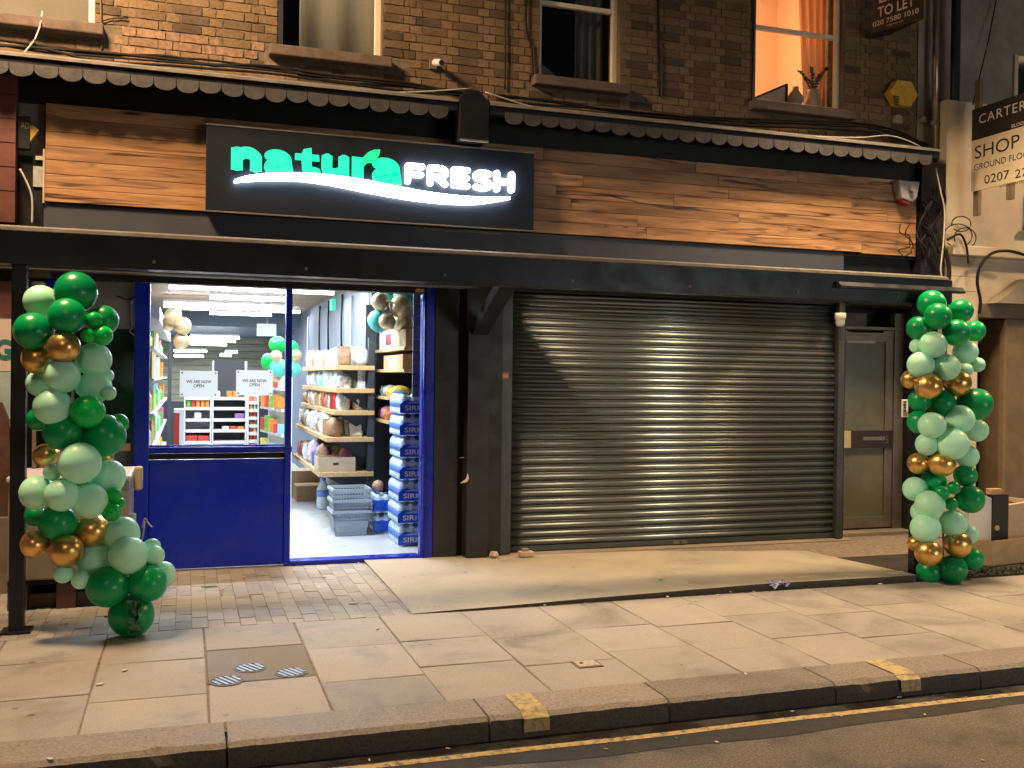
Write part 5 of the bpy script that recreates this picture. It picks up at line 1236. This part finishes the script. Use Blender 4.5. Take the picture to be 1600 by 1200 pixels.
def pouch_mesh(mat, v):
    """upright packet with a pinched crimped top, or a leaning slab pack"""
    g = MB(); random.seed(v * 5 + 1)
    if v == 3:
        for i in range(5): g.box(-.075, .075, -.06 + i * .025, -.038 + i * .025, 0, .17 + .01 * (i % 2))
    else:
        n = 8; rows = [(0, .9, .8), (.02, 1, 1), (.1, 1.04, 1.1), (.15, .98, .8), (.18, .92, .25), (.2, .96, .12)]
        vs = []
        for z, a, b in rows:
            for k in range(n):
                t_ = 2 * math.pi * (k + .5) / n
                q = lambda u: math.copysign(abs(u) ** .45, u)
                vs.append((.07 * a * q(math.cos(t_)) + random.uniform(-.006, .006), .04 * b * q(math.sin(t_)) + random.uniform(-.005, .005), z + random.uniform(-.004, .004)))
        g.add(vs, [(i * n + k, i * n + (k + 1) % n, (i + 1) * n + (k + 1) % n, (i + 1) * n + k) for i in range(len(rows) - 1) for k in range(n)] + [tuple(range(n))[::-1], tuple(range(len(vs) - n, len(vs)))])
    o = g.build('food_bag', mat, None, loc=(0, 0, 0)); me_ = o.data; bpy.data.objects.remove(o); return me_
def bag(mat, v, dims):
    k = (mat if isinstance(mat, str) else mat.name, v)
    if k not in BAGS: BAGS[k] = bag_mesh('food_bag', mat, v * 7 + 3, *dims) if v == 0 else pouch_mesh(mat, v)
    return BAGS[k]
shelfn = ['top', 'second', 'third', 'fourth', 'lowest']
cols5 = [['bagclear', 'bagclear', 'bagcream', 'bagbrown'], ['bagclear', 'bagclear', PROD[5], 'bagclear'], ['bagclear', 'bagcream', 'bagbrown', PROD[0]], ['bagclear', 'bagclear', 'bagcream', PROD[6], 'bagbrown'], ['bagbrown', PROD[4], 'bagclear', PROD[9], 'bagbrown']]
matn = {'bagclear': 'clear', 'bagcream': 'cream', 'bagbrown': 'brown'}
for si, (sx, sz, far) in enumerate(SHZ):
    yv = 1.70; k = 0
    while yv < far - .15:
        for row_ in (0, 1):
            random.seed(si * 100 + k * 2 + row_)
            mt = random.choice(cols5[si]); h = random.uniform(.13, .22) if si < 3 else random.uniform(.14, .24)
            v = random.choice((0, 1, 2, 2, 3, 1)); me_ = bag(mt, v, (.15, .14, .2))
            xx = sx + .10 + row_ * .20 if row_ == 0 else min(sx + .32, RX1 - .12)
            if si == 4 and row_ == 0 and yv < 2.0: continue
            o = inst('food_bag', me_, None, (xx + random.uniform(-.01, .02), yv + .08 + random.uniform(-.02, .02), sz + .036), rot=(0, 0, random.uniform(-.5, .5)), scale=(1, 1, h / .2))
            cn_ = matn.get(mt, None) if isinstance(mt, str) else mt.name.replace('pack_', '')
            tag(o, '%s food bag, %s along the %s of the %s oak shelf' % (cn_, ordn[min(k, 24)], 'front' if row_ == 0 else 'back', shelfn[si]), 'food bag', 'bags of food on the oak rack')
        yv += random.uniform(.13, .2); k += 1
c = at(526, 742, Y=1.7); cx0, cx1 = at(497, 740, Y=1.66).x, at(555, 740, Y=1.66).x; zz = SHZ[4][1] + .036
ob = thing('open_carton', 'pale open carton on the lowest oak shelf', 'box', ((cx0 + cx1) / 2, 1.8, zz))
MB().box(cx0, cx1, 1.66, 1.666, zz, zz + .15).box(cx0, cx0 + .006, 1.667, 1.98, zz, zz + .15).box(cx1 - .006, cx1, 1.667, 1.98, zz, zz + .15).box(cx0, cx1, 1.981, 1.987, zz, zz + .15).build('sides', 'card2', ob)
MB().box(cx0 + .15, cx0 + .21, 1.657, 1.6595, zz + .075, zz + .095).build('hand_hole', 'char', ob)
# near bay in the alcove
ns = thing('alcove_shelves', 'pine shelves in the alcove just inside the doorway', 'shelves', (2.1, 1.1, 1.2))
NSH = [1.88, 1.675, 1.40, 1.16]
for zz in NSH: MB().box(1.90, RXN - .004, .42 if zz > 1.5 else 1.10, 1.88, zz - .03, zz).build('shelf', 'oak', ns, bevel=.003)
MB().box(1.80, 1.895, 1.89, 1.915, .02, CZ - .3).build('upright', 'char', ns)
def carton(nm, lab, x0, x1, y0, y1, z0, z1, mat, strip=None):
    t = thing(nm, lab, 'box', ((x0 + x1) / 2, (y0 + y1) / 2, z0))
    MB().box(x0, x1, y0, y1, z0, z1).build('body', mat, t, bevel=.004)
    if strip: MB().box(x0 - .002, x0 - .0005, y0 + (y1 - y0) * strip[0], y0 + (y1 - y0) * strip[1], z0 + (z1 - z0) * .2, z0 + (z1 - z0) * .8).build('label', strip[2], t)
    return t
carton('carton', 'brown carton with a pale label on the second alcove shelf', 1.93, 2.25, .62, 1.55, NSH[1] + .001, NSH[1] + .14, 'card', (.35, .7, 'white'))
carton('carton', 'brown carton on the top alcove shelf nearest the door', 1.93, 2.25, .5, 1.0, NSH[0] + .001, NSH[0] + .17, 'card')
carton('carton', 'white carton with a red mark on the top alcove shelf', 1.93, 2.25, 1.1, 1.8, NSH[0] + .001, NSH[0] + .19, 'white', (.1, .5, 'plastic_r'))
for i in range(5):
    o = inst('food_bag', bag(PROD[3] if i < 3 else 'bagclear', i % 3, (.17, .16, .2)), None, (2.03, 1.18 + i * .155, NSH[2] + .001), scale=(1.2, .95, .5))
    tag(o, '%s packet on the third alcove shelf, %s from the door' % ('yellow' if i < 3 else 'clear', ordn[i]), 'food bag', 'packets in the alcove')
for i in range(5):
    o = inst('food_bag', bag(PROD[(0, 7, 1, 4, 7)[i]], i % 3, (.17, .16, .2)), None, (2.0, 1.18 + i * .155, NSH[3] + .001), scale=(1, .95, .6))
    tag(o, '%s packet on the lowest alcove shelf, %s from the door' % (PNAME[(0, 7, 1, 4, 7)[i]], ordn[i]), 'food bag', 'packets in the alcove')

# shrink-wrapped packs of bottled water
bt_ = MB().lathe([(.036, 0), (.043, .008), (.043, .045), (.040, .05), (.043, .055), (.043, .135), (.038, .155), (.022, .178), (.016, .185), (.016, .2)], (0, 0, 0), 12).build('bottle', 'bottle', None, loc=(0, 0, 0), smooth=True)
me_b = bt_.data; bpy.data.objects.remove(bt_)
tm = MB().lathe([(.0438, .06), (.0438, .125)], (0, 0, 0), 12).build('bottle_label', 'blabel', None, loc=(0, 0, 0), smooth=True); me_l = tm.data; bpy.data.objects.remove(tm)
tm = MB().lathe([(.018, .186), (.018, .204)], (0, 0, 0), 10).build('cap', 'bcap', None, loc=(0, 0, 0)); me_c = tm.data; bpy.data.objects.remove(tm)
WX0, WY0, PH = 1.885, .52, .205
def water_pack(x0, y0, z0, lab, text=True, nx=4, ny=6, dark=False):
    t = thing('water_pack', lab, 'water pack', (x0 + nx * .0435, y0 + ny * .0435, z0), 'stacked packs of bottled water')
    for i in range(nx):
        for j in range(ny):
            if i > 0 and j > 0: continue
            q = (x0 + .0435 + i * .087, y0 + .0435 + j * .087, z0)
            b_ = inst('bottle', me_b, t, q)
            for me_, nm in ((me_l, 'bottle_label'), (me_c, 'cap')):
                if dark and nm == 'bottle_label': continue
                k_ = bpy.data.objects.new(nm, me_); COL.objects.link(k_); k_.parent = b_
    X1 = x0 + nx * .087
    MB().box(x0 + .012, X1 - .004, y0 + .012, y0 + ny * .087 - .012, z0 + .004, z0 + .165).build('gap_fill', 'bottle', t, bevel=.015)  # pale block added inside so the gaps between bottles stay bright
    if dark:
        MB().box(x0 - .004, X1, y0 - .004, y0 + ny * .087, z0 + .01, z0 + .135).build('film', 'bluefilm', t, bevel=.02); return t
    g = MB(); zt = z0 + .125; pts = [(x0 - .001, z0 + .012), (X1, z0 + .012), (X1, zt)]
    for k in range(9): pts.append((X1 - (X1 - x0) * (k + .5) / 9.5, zt + (.018 if k % 2 else -.012) * (1 - k / 12)))
    pts.append((x0 - .001, z0 + .09))
    g.prism(pts, y0 - .006, y0 - .003).build('film', 'bluefilm', t)
    text_obj('lettering', 'SIRMA', t, 'text_w', (x0 + .045, y0 - .0065, z0 + .035), (1, 0, 0), (0, 0, 1), .047, .24, depth=.002, bold=.015)
    MB().prism([(x0 + .06, z0 + .10), (x0 + .14, z0 + .128), (x0 + .2, z0 + .112), (x0 + .27, z0 + .13), (x0 + .30, z0 + .10)], y0 - .0075, y0 - .0065).build('mountain_mark', M('mark_blue', (.25, .35, .7), .4), t)
    return t
for k in range(7): water_pack(WX0 + random.uniform(-.006, .01), WY0, .024 + k * PH, 'blue shrink-wrapped water pack at the doorway, %s from the floor' % ordn[k])
for k in range(2): water_pack(1.80, 1.30, .024 + k * .205, 'dark blue wrapped pack behind the water stack, %s' % ['on the floor', 'on top of another'][k], nx=2, ny=5, dark=True)
for i, (px_, py_, r_) in enumerate(((588, 712, .05), (586, 722, .04))):
    c = at(px_, py_, Y=1.5); 
tag(MB().lathe([(.01, 0), (.05, .02), (.062, .06), (.045, .10), (.01, .115)], (1.86, 1.42, .435), 14).build('onion', M('onion_skin', (.5, .3, .2), .4), smooth=True), 'round brown onion on the dark blue water pack', 'onion')
# baskets, big bottle, cartons on the floor
def basket(z0, lab, tilt=0):
    p0, p1 = at(525, 838, Z=.024), at(574, 838, Z=.024); xa, xb = p0.x, p1.x; ya = p0.y
    t = thing('shopping_basket', lab, 'basket', ((xa + xb) / 2, ya + .14, z0), 'stacked grey baskets')
    H = .24; e = .035
    def wall_(a, b, a2, b2, nm):
        a, b, a2, b2 = map(Vector, (a, b, a2, b2)); k = MB()
        k.bar(a, b, .012, .03); k.bar(a2, b2, .02, .03)
        for i in range(13):
            f = i / 12; k.bar(a.lerp(b, f), a2.lerp(b2, f), .008, .008, up=(.3, .9, .1))
        for f in (.35, .7): k.bar(a.lerp(a2, f), b.lerp(b2, f), .006, .012)
        return k.build(nm, 'basket', t)
    yb_ = ya + .30
    wall_((xa, ya, z0 + .015), (xb, ya, z0 + .015), (xa - e, ya - e, z0 + H), (xb + e, ya - e, z0 + H), 'side')
    wall_((xa, yb_, z0 + .015), (xb, yb_, z0 + .015), (xa - e, yb_ + e, z0 + H), (xb + e, yb_ + e, z0 + H), 'side')
    wall_((xa, ya, z0 + .015), (xa, yb_, z0 + .015), (xa - e, ya - e, z0 + H), (xa - e, yb_ + e, z0 + H), 'end')
    wall_((xb, ya, z0 + .015), (xb, yb_, z0 + .015), (xb + e, ya - e, z0 + H), (xb + e, yb_ + e, z0 + H), 'end')
    MB().add([(xa, ya, z0 + .03), (xb, ya, z0 + .03), (xb + e * .6, ya - e * .6, z0 + H * .62), (xa - e * .6, ya - e * .6, z0 + H * .62)], [(0, 1, 2, 3)]).build('front_panel', 'basket', t)
    MB().box(xa, xb, ya, yb_, z0, z0 + .012).build('base', 'basket', t)
basket(.024, 'grey plastic shopping basket at the bottom of the stack'); basket(.13, 'grey plastic shopping basket in the middle of the stack'); basket(.236, 'grey plastic shopping basket on top of the stack')
q = at(505, 795, Z=.024)
wbt = thing('water_bottle', 'large clear water bottle with a blue cap beside the baskets', 'bottle', (q.x, q.y, .024))
MB().lathe([(.07, 0), (.08, .015), (.08, .12), (.075, .14), (.08, .16), (.08, .23), (.06, .28), (.025, .315), (.025, .335)], (q.x, q.y, .024), 18).build('body', 'bottle', wbt, smooth=True)
MB().lathe([(.081, .15), (.081, .23)], (q.x, q.y, .024), 18).build('label', 'blabel', wbt, smooth=True)
MB().lathe([(.03, .337), (.03, .37)], (q.x, q.y, .024), 12).build('cap', 'bcap', wbt)
q0, q1 = at(463, 783, Z=.024), at(493, 782, Z=.024)
carton('carton', 'brown carton on the floor under the oak rack', q0.x, q0.x + .42, q0.y, q0.y + .4, .024, .21, 'card')
carton('carton', 'orange topped carton stacked behind on the shop floor', q0.x - .08, q0.x + .35, q0.y + .45, q0.y + .9, .024, .36, 'card2', (.1, .9, PROD[1]))
# left wall display, seen steeply through the window
FXF = -.20
dsp = thing('wall_display', 'long white refrigerated display along the left shop wall', 'display', (-.5, 4, 0))
dy0, dy1 = .5, 6.6
MB().box(RX0 + .01, RX0 + .05, dy0, dy1, .03, 2.25).build('back', 'shelfw', dsp)
MB().prism([(RX0 + .05, 2.25), (FXF, 2.05), (FXF, 2.0), (RX0 + .05, 2.18)], dy0, dy1).build('top_panel', 'shelfw', dsp) if False else MB().add([(RX0 + .01, dy0, 2.34), (FXF - .02, dy0, 2.18), (FXF - .02, dy1, 2.18), (RX0 + .01, dy1, 2.34), (RX0 + .01, dy0, 2.26), (FXF - .02, dy0, 2.06), (FXF - .02, dy1, 2.06), (RX0 + .01, dy1, 2.26)], [(0, 1, 2, 3), (4, 7, 6, 5), (0, 4, 5, 1), (1, 5, 6, 2), (2, 6, 7, 3), (3, 7, 4, 0)]).build('top_panel', 'shelfw', dsp)
DZ = [.25, .62, .95, 1.26, 1.56, 1.84]
for zz in DZ: MB().box(RX0 + .05, FXF - .06, dy0, dy1, zz - .02, zz).build('shelf', 'shelfw', dsp)
MB().box(FXF - .05, FXF, dy1 - .03, dy1, .03, 2.06).build('end_post', 'char', dsp)
pk = {}
def pack_mesh(i, sh):
    if (i, sh) in pk: return pk[(i, sh)]
    g = MB()
    if sh == 0: g.box(-.05, .05, -.045, .045, 0, .2)
    elif sh == 1: g.lathe([(.04, 0), (.045, .01), (.045, .12), (.02, .17), (.018, .2)], (0, 0, 0), 10)
    else: g.prism([(-.05, 0), (.05, 0), (.055, .1), (.045, .2), (-.045, .2), (-.055, .1)], -.03, .03)
    o = g.build('food_pack', PROD[i], None, loc=(0, 0, 0)); me_ = o.data; bpy.data.objects.remove(o); pk[(i, sh)] = me_; return me_
random.seed(4)
dzn = ['lowest', 'second', 'third', 'fourth', 'fifth', 'top']
for li, zz in enumerate(DZ):
    yv = dy0 + .1; k = 0
    while yv < dy1 - .3 and k < 16:
        ci = random.choice((0, 1, 2, 3, 3, 2, 6, 5, 4, 7, 2, 6)); sc = random.uniform(.75, 1.1) * (1.15 if li < 5 else .8)
        o = inst('food_pack', pack_mesh(ci, random.randrange(3)), None, (FXF - .14, yv, zz + .001), rot=(0, 0, R(90) + random.uniform(-.1, .1)), scale=(1.5, 1.3, sc))
        tag(o, '%s pack on the %s shelf of the left wall display, %s' % (PNAME[ci], dzn[li], ['nearest the window', 'second from the window', 'third from the window', 'fourth from the window'][k] if k < 4 else ordn[min(k, 24)] + ' from the window'), 'food pack', 'packs on the left wall display')
        yv += random.uniform(.15, .22) if k < 8 else random.uniform(.3, .6); k += 1
# free-standing shelving at the back
def gondola(nm, lab, px0, px1, Y_, zs, back, top, items, dpt=.4):
    a, b = at(px0, 690, Y=Y_), at(px1, 690, Y=Y_); t = thing(nm, lab, 'shelves', ((a.x + b.x) / 2, Y_, 0.022))
    MB().box(a.x, b.x, Y_ + dpt, Y_ + dpt + .03, .024, top).build('back', back, t)
    MB().box(a.x, a.x + .02, Y_, Y_ + dpt, .024, top).build('side', 'shelfw', t); MB().box(b.x - .02, b.x, Y_, Y_ + dpt, .024, top).build('side', 'shelfw', t)
    for zz in zs:
        MB().box(a.x + .02, b.x - .02, Y_ - .02, Y_ + dpt, zz - .03, zz).build('shelf', 'shelfw', t)
        MB().box(a.x + .03, b.x - .03, Y_ - .026, Y_ - .021, zz - .035, zz + .012).build('price_strip', 'white', t)
    for (zi, cols, h) in items:
        n = len(cols); w_ = (b.x - a.x - .06) / n
        for i, ci in enumerate(cols):
            if ci is None: continue
            x0 = a.x + .03 + i * w_; zz = zs[zi]
            tag(MB().box(x0 + .005, x0 + w_ - .005, Y_ + .02, Y_ + .25, zz + .001, zz + h * random.uniform(.85, 1.1)).build('food_pack', PROD[ci], bevel=.006), '%s pack on the %s level of the %s, %s from the left' % (PNAME[ci], lvl[zi], nm.replace('_', ' '), ordn[i]), 'food pack', 'packs on the back shelves')
    return t
zsB = [at(300, y_, Y=6.9).z for y_ in (690, 672, 655, 637, 621)]
gondola('grocery_shelves', 'grocery shelving behind the left notice at the back of the shop', 287, 330, 6.9, zsB, 'shelfw', zsB[-1] + .35, [(4, [6, 3, 6, 2], .12), (3, [2, 0, 1, 1, 1], .2), (0, [0, 0], .1), (2, [None, 6, None], .1)])
gondola('bare_shelves', 'half empty white shelving in the middle of the shop window', 331, 385, 6.9, zsB, 'char', zsB[-1] + .55, [(4, [6, None, 1, 1, None], .1), (1, [None, 6, 0, 1], .06), (2, [None, None, 8], .08)])
c0, c1 = at(271, 700, Y=5.2), at(287, 700, Y=5.2)
rf = thing('drinks_machine', 'red and grey cabinet at the back left of the shop', 'cabinet', ((c0.x + c1.x) / 2, 5.2, .022)); zt = at(280, 643, Y=5.2).z
MB().box(c0.x, c0.x + (c1.x - c0.x) * .55, 5.2, 5.6, .024, zt - .02).build('door', 'plastic_r', rf); MB().box(c0.x + (c1.x - c0.x) * .55 + .002, c1.x, 5.2, 5.6, .024, zt - .02).build('side', 'basket', rf); MB().box(c0.x, c1.x, 5.19, 5.6, zt - .018, zt + .03).build('top', 'basket', rf)
rd = gondola('snack_rack', 'narrow rack hung with snack packets in the shop window', 386, 404, 5.4, [at(395, y_, Y=5.4).z for y_ in (700, 688, 676, 664, 652, 640, 628)], 'shelfw', at(395, 618, Y=5.4).z, [(k, [random.choice((0, 1, 7, 3)), random.choice((0, 6, 4, 2))], .085) for k in range(7)], .2)
a = at(407, 690, Y=4.6); b = at(440, 690, Y=3.4)
ws = thing('white_shelving', 'white shelving receding behind the right notice', 'shelves', (a.x, 4, .022)); zsW = [.3, .6, .9, 1.2, 1.45]
for zz in zsW: MB().prism([(a.x, 4.7), (a.x + .1, 4.7), (b.x + .1, 3.4), (b.x, 3.4)], zz - .03, zz, 'z').build('shelf', 'shelfw', ws)
MB().prism([(a.x + .1, 4.7), (a.x + .12, 4.7), (b.x + .12, 3.4), (b.x + .1, 3.4)], .024, 1.75, 'z').build('back', 'shelfw', ws)
for li, zz in enumerate(zsW):
    for k in range(5):
        f = (k + .5) / 5; ci = random.choice((1, 1, 0, 3, 6, 2, 5)); 
        tag(MB().box(a.x + (b.x - a.x) * f - .02, a.x + (b.x - a.x) * f + .07, 4.65 - 1.25 * f - .05, 4.65 - 1.25 * f + .06, zz + .001, zz + random.uniform(.1, .2)).build('food_pack', PROD[ci], bevel=.004), '%s pack, %s level of the white shelving, %s from the far end' % (PNAME[ci], lvl[li], ordn[k]), 'food pack', 'packs on the white shelving')
# balloon clusters in the shop
def cluster(lab, lst, Y_):
    q0 = at(lst[0][0], lst[0][1], Y=Y_); t = thing('balloon_cluster', lab, 'balloons', q0, None)
    for (px_, py_, r_, c_, dz) in lst:
        q = at(px_, py_, Y=Y_ + dz); rad = r_ / FPX * (q - CAM).dot(fwd)
        inst('balloon', balloon_mesh(CMAP[c_], random.randrange(4)), t, q, rot=(random.uniform(-.6, .6), random.uniform(-.6, .6), 0), scale=(rad,) * 3)
cluster('gold balloons hung high inside the shop window', [(271, 494, 13, 'C', 0), (264, 506, 11, 'C', .1), (286, 510, 13, 'C', -.05), (283, 534, 12, 'C', 0)], 1.6)
cluster('green, gold and turquoise balloons behind the shop window post', [(434, 540, 13, 'g', 0), (432, 557, 9, 'C', -.1), (420, 565, 12, 'g', .1), (436, 575, 14, 'T', -.05), (455, 543, 11, 'g', .1), (462, 556, 9, 'C', 0), (458, 577, 12, 'T', .05), (432, 590, 7, 'C', .02)], 2.6)
cluster('gold and turquoise balloons at the top of the open doorway', [(594, 472, 14, 'C', -.05), (606, 462, 13, 'T', .1), (628, 466, 18, 'T', .08), (626, 480, 17.5, 'C', -.1), (592, 502, 17, 'T', 0), (605, 503, 13, 'C', -.12), (628, 504, 15, 'C', .06)], .75)
# hanging notice, exit light, wires on the wall
c = at(418, 515, Y=2.2); hs = thing('hanging_notice', 'pale notice hanging from the ceiling behind the window', 'notice', (c.x, 2.2, c.z))
MB().box(c.x - .11, c.x + .09, 2.2, 2.204, c.z - .07, c.z + .06).build('sheet', M('hang_sheet', (.5, .6, .7), .5), hs); MB().box(c.x - .006, c.x - .002, 2.2, 2.203, c.z + .061, CZ).build('string', 'wcable', hs)
c = at(518, 476, X=RX1 - .05); tag(MB().box(RX1 - .06, RX1 - .008, c.y - .12, c.y + .12, c.z - .07, c.z + .07).build('exit_light', emit_mat('exit_green', (.05, .7, .45), 1.2)), 'small green exit light high on the grey wall', 'exit light')
for i, (px_, y0_, y1_, mt) in enumerate(((482, 495, 585, 'wcable'), (500, 478, 560, 'cable'), (514, 470, 556, 'cable'), (535, 460, 560, 'cable'), (550, 462, 575, 'wcable'))):
    a = at(px_, y0_, X=RX1 - .02); b = at(px_ + 1, y1_, X=RX1 - .02)
    cable([a, (RX1 - .03, (a.y + b.y) / 2 + .05, (a.z + b.z) / 2), (RX1 - .02, a.y, b.z)], .012, mt, '%s wire hanging on the grey shop wall, %s from the left' % ('pale' if mt == 'wcable' else 'black', ordn[i]))

# ================================================================== THE OTHER SIDE OF THE STREET and street lamps
struct(MB().box(-30, 40, -17, -11.6, -.3, .0).build('far_pavement', 'slab'))
op = thing('opposite_building', 'brick terrace with a lit shop window across the street', 'building', (6, -15, 0))
OY = -14.0
ox0, ox1 = 7.7, 11.6
MB().box(-14, ox0, OY - .4, OY, 0, 9).box(ox1, 26, OY - .4, OY, 0, 9).box(ox0, ox1, OY - .4, OY, 2.75, 9).box(ox0, ox1, OY - .4, OY, 0, .55).build('wall', M('far_brick', (.14, .09, .06), .9, var=.3, vs=5), op)
ow = MB().box(ox0, ox0 + .08, OY - .1, OY + .02, .55, 2.75).box(ox1 - .08, ox1, OY - .1, OY + .02, .55, 2.75).box((ox0 + ox1) / 2 - .04, (ox0 + ox1) / 2 + .04, OY - .1, OY + .02, .55, 2.75).build('window', 'black', op)
MB().box(ox0 + .08, ox1 - .08, OY - .06, OY - .05, .55, 2.75).build('glow_panel', emit_mat('lit_window', (.94, .98, .96), 10), ow)
MB().box(ox1 + .5, ox1 + 6.0, OY + .003, OY + .05, .6, 2.7).build('glow_panel', emit_mat('added_cool_glow', (.86, .95, .9), 2), ow)  # glowing panel added to give the shutter's right side a cool sheen
MB().box(ox0 - .3, ox1 + .3, OY + .002, OY + .12, 2.78, 3.4).build('fascia', 'black', op)

def street_lamp(x, y, h, aim, power, lab, col=(1, .60, .25), spot=R(150), blend=.35, reach=.5):
    t = thing('street_lamp', lab, 'street lamp', (x, y, 0))
    MB().tube([(x, y, 0), (x, y, 1.2), (x, y, 1.25), (x, y, h + .12)], [.085, .085, .055, .04], 12).build('post', 'blackmetal', t, smooth=True)
    hx, hy = x + aim[0] * reach, y + aim[1] * reach
    MB().tube(smooth_path([(x, y, h + .1), (x + aim[0] * reach * .4, y + aim[1] * reach * .4, h + .16), (hx, hy, h + .1)], 5), .03, 8).build('arm', 'blackmetal', t, smooth=True)
    MB().lathe([(.05, .12), (.16, .08), (.18, .03), (.17, .02)], (hx, hy, h), 16).build('lamp_head', 'blackmetal', t, smooth=True)
    MB().lathe([(.15, .005), (.15, .018)], (hx, hy, h), 16).build('lens', emit_mat('lamp_lens', col, 6), t)
    d_ = bpy.data.lights.new('lamp_light', 'SPOT'); d_.energy = power; d_.color = col; d_.spot_size = spot; d_.spot_blend = blend; d_.shadow_soft_size = .18; d_.specular_factor = .4
    o = bpy.data.objects.new('lamp_light', d_); COL.objects.link(o); o.parent = t; o.location = (hx - x, hy - y, h - .02)
street_lamp(11.2, -3.65, 6.2, (0, 1), 1700, 'black street lamp at the kerb beyond the right edge', col=(1, .64, .33), reach=1.2, spot=R(136), blend=.15)
street_lamp(-1.5, -12.2, 6.8, (0, 1), 520, 'black street lamp on the far pavement across the road', col=(1, .72, .45), reach=.6)
# lanterns on wall brackets, above the picture
def wall_lantern(x, y, z, power, spot, blend, lab, col, sp=.4):
    wl = thing('wall_lantern', lab, 'wall lamp', (x, .05, z))
    MB().tube(smooth_path([(x, WB + .02, z + .05), (x, y * .45, z + .45), (x, y * .93, z + .36), (x, y, z + .2)], 5), .025, 8).build('bracket', 'blackmetal', wl, smooth=True)
    MB().lathe([(.03, .22), (.16, .10), (.18, .03), (.17, .02)], (x, y, z), 16).build('lamp_head', 'blackmetal', wl, smooth=True)
    MB().lathe([(.15, .005), (.15, .018)], (x, y, z), 16).build('lens', emit_mat('lantern_lens', col, 6), wl)
    d_ = bpy.data.lights.new('lantern_light', 'SPOT'); d_.energy = power; d_.color = col; d_.spot_size = spot; d_.spot_blend = blend; d_.shadow_soft_size = .45; d_.specular_factor = sp
    o = bpy.data.objects.new('lantern_light', d_); COL.objects.link(o); o.parent = wl; o.location = (0, y - .05, -.02)
wall_lantern(6.0, -1.85, 6.0, 1800, R(92), .65, 'black lantern on a bracket high on the brick wall above the side door', (1, .70, .40), .5)
wall_lantern(-1.7, -2.05, 6.3, 2150, R(168), .3, 'black lantern on a bracket high on the brick wall at the left', (1, .66, .37))

# ================================================================== LITTER
random.seed(9)
c = at(1217, 921, Z=.0); g = MB(); vs = []
for i in range(6):
    for j in range(4): vs.append((c.x - .09 + i * .034, c.y - .035 + j * .024, .008 + random.uniform(.0, .07)))
g.add(vs, [(i * 4 + j, i * 4 + j + 1, (i + 1) * 4 + j + 1, (i + 1) * 4 + j) for i in range(5) for j in range(3)])
wr_ = g.build('sweet_wrapper', 'wrapper'); wr_.modifiers.new('t', 'SOLIDIFY').thickness = .002; tag(wr_, 'crumpled blue foil wrapper on the pavement below the forecourt step', 'wrapper')
def lit(nm, px_, py_, lx_, ly_, rz, mat, lab, cat, grp=None, z=.003, h=.006):
    c = at(px_, py_, Z=z); co, si_ = math.cos(rz), math.sin(rz); vs = []
    for (a, b) in ((-1, -.6), (-.2, -1), (1, -.3), (.7, .8), (-.4, 1)):
        x, y = a * lx_ / 2, b * ly_ / 2; vs.append((c.x + x * co - y * si_, c.y + x * si_ + y * co))
    g = MB().prism(vs, z + .001, z + h, 'z'); return tag(g.build(nm, mat), lab, cat, grp)
lit('fallen_leaf', 327, 917, .12, .022, -.1, 'leafgreen', 'long green leaf strip on the brick pavers', 'leaf')
lit('fallen_leaf', 506, 903, .045, .015, .5, 'leafgreen', 'small dark green leaf on the pavers before the doorway', 'leaf')
lit('paper_scrap', 1408, 894, .05, .03, .3, M('mint_scrap', (.3, .6, .5), .6), 'mint scrap of burst balloon near the right balloon column', 'scrap', z=.05)
lit('paper_scrap', 1032, 906, .04, .03, 0, M('green_scrap', (.1, .4, .2), .6), 'small green scrap on the concrete forecourt', 'scrap', z=.045)
lit('paper_scrap', 552, 943, .075, .025, .1, 'scrap', 'pale flattened scrap on the pavers right of the middle', 'scrap')
for (px_, py_) in ((305, 899), (317, 900), (286, 906), (380, 902), (560, 880), (640, 878), (1127, 865), (1072, 911), (851, 946), (914, 944), (1043, 933), (1086, 939), (1122, 930), (1140, 925), (590, 983), (156, 1070), (195, 1048), (1165, 1054), (78, 1187), (1178, 925), (1290, 925), (1375, 913)):
    lit('litter_scrap', px_, py_, random.uniform(.02, .045), random.uniform(.012, .022), random.uniform(0, 3), 'scrap', 'tiny pale scrap of litter on the paving', 'scrap', 'tiny scraps of litter on the paving', z=.05 if (py_ < 925 and px_ > 700) else .003)
for (px_, py_) in ((577, 1188), (748, 1150), (700, 1170), (958, 1137), (947, 1171), (995, 1176), (1057, 1154), (1238, 1112), (1315, 1119), (1405, 1090), (1445, 1117), (1509, 1090), (1535, 1188), (1240, 1190), (1120, 1160), (1400, 1200)):
    lit('litter_scrap', px_, py_, random.uniform(.012, .035), random.uniform(.006, .014), random.uniform(0, 3), random.choice(('scrap', 'card', 'lip')), 'tiny pale scrap of litter on the road', 'scrap', 'tiny scraps of litter on the road', z=ROADZ + .004, h=.004)
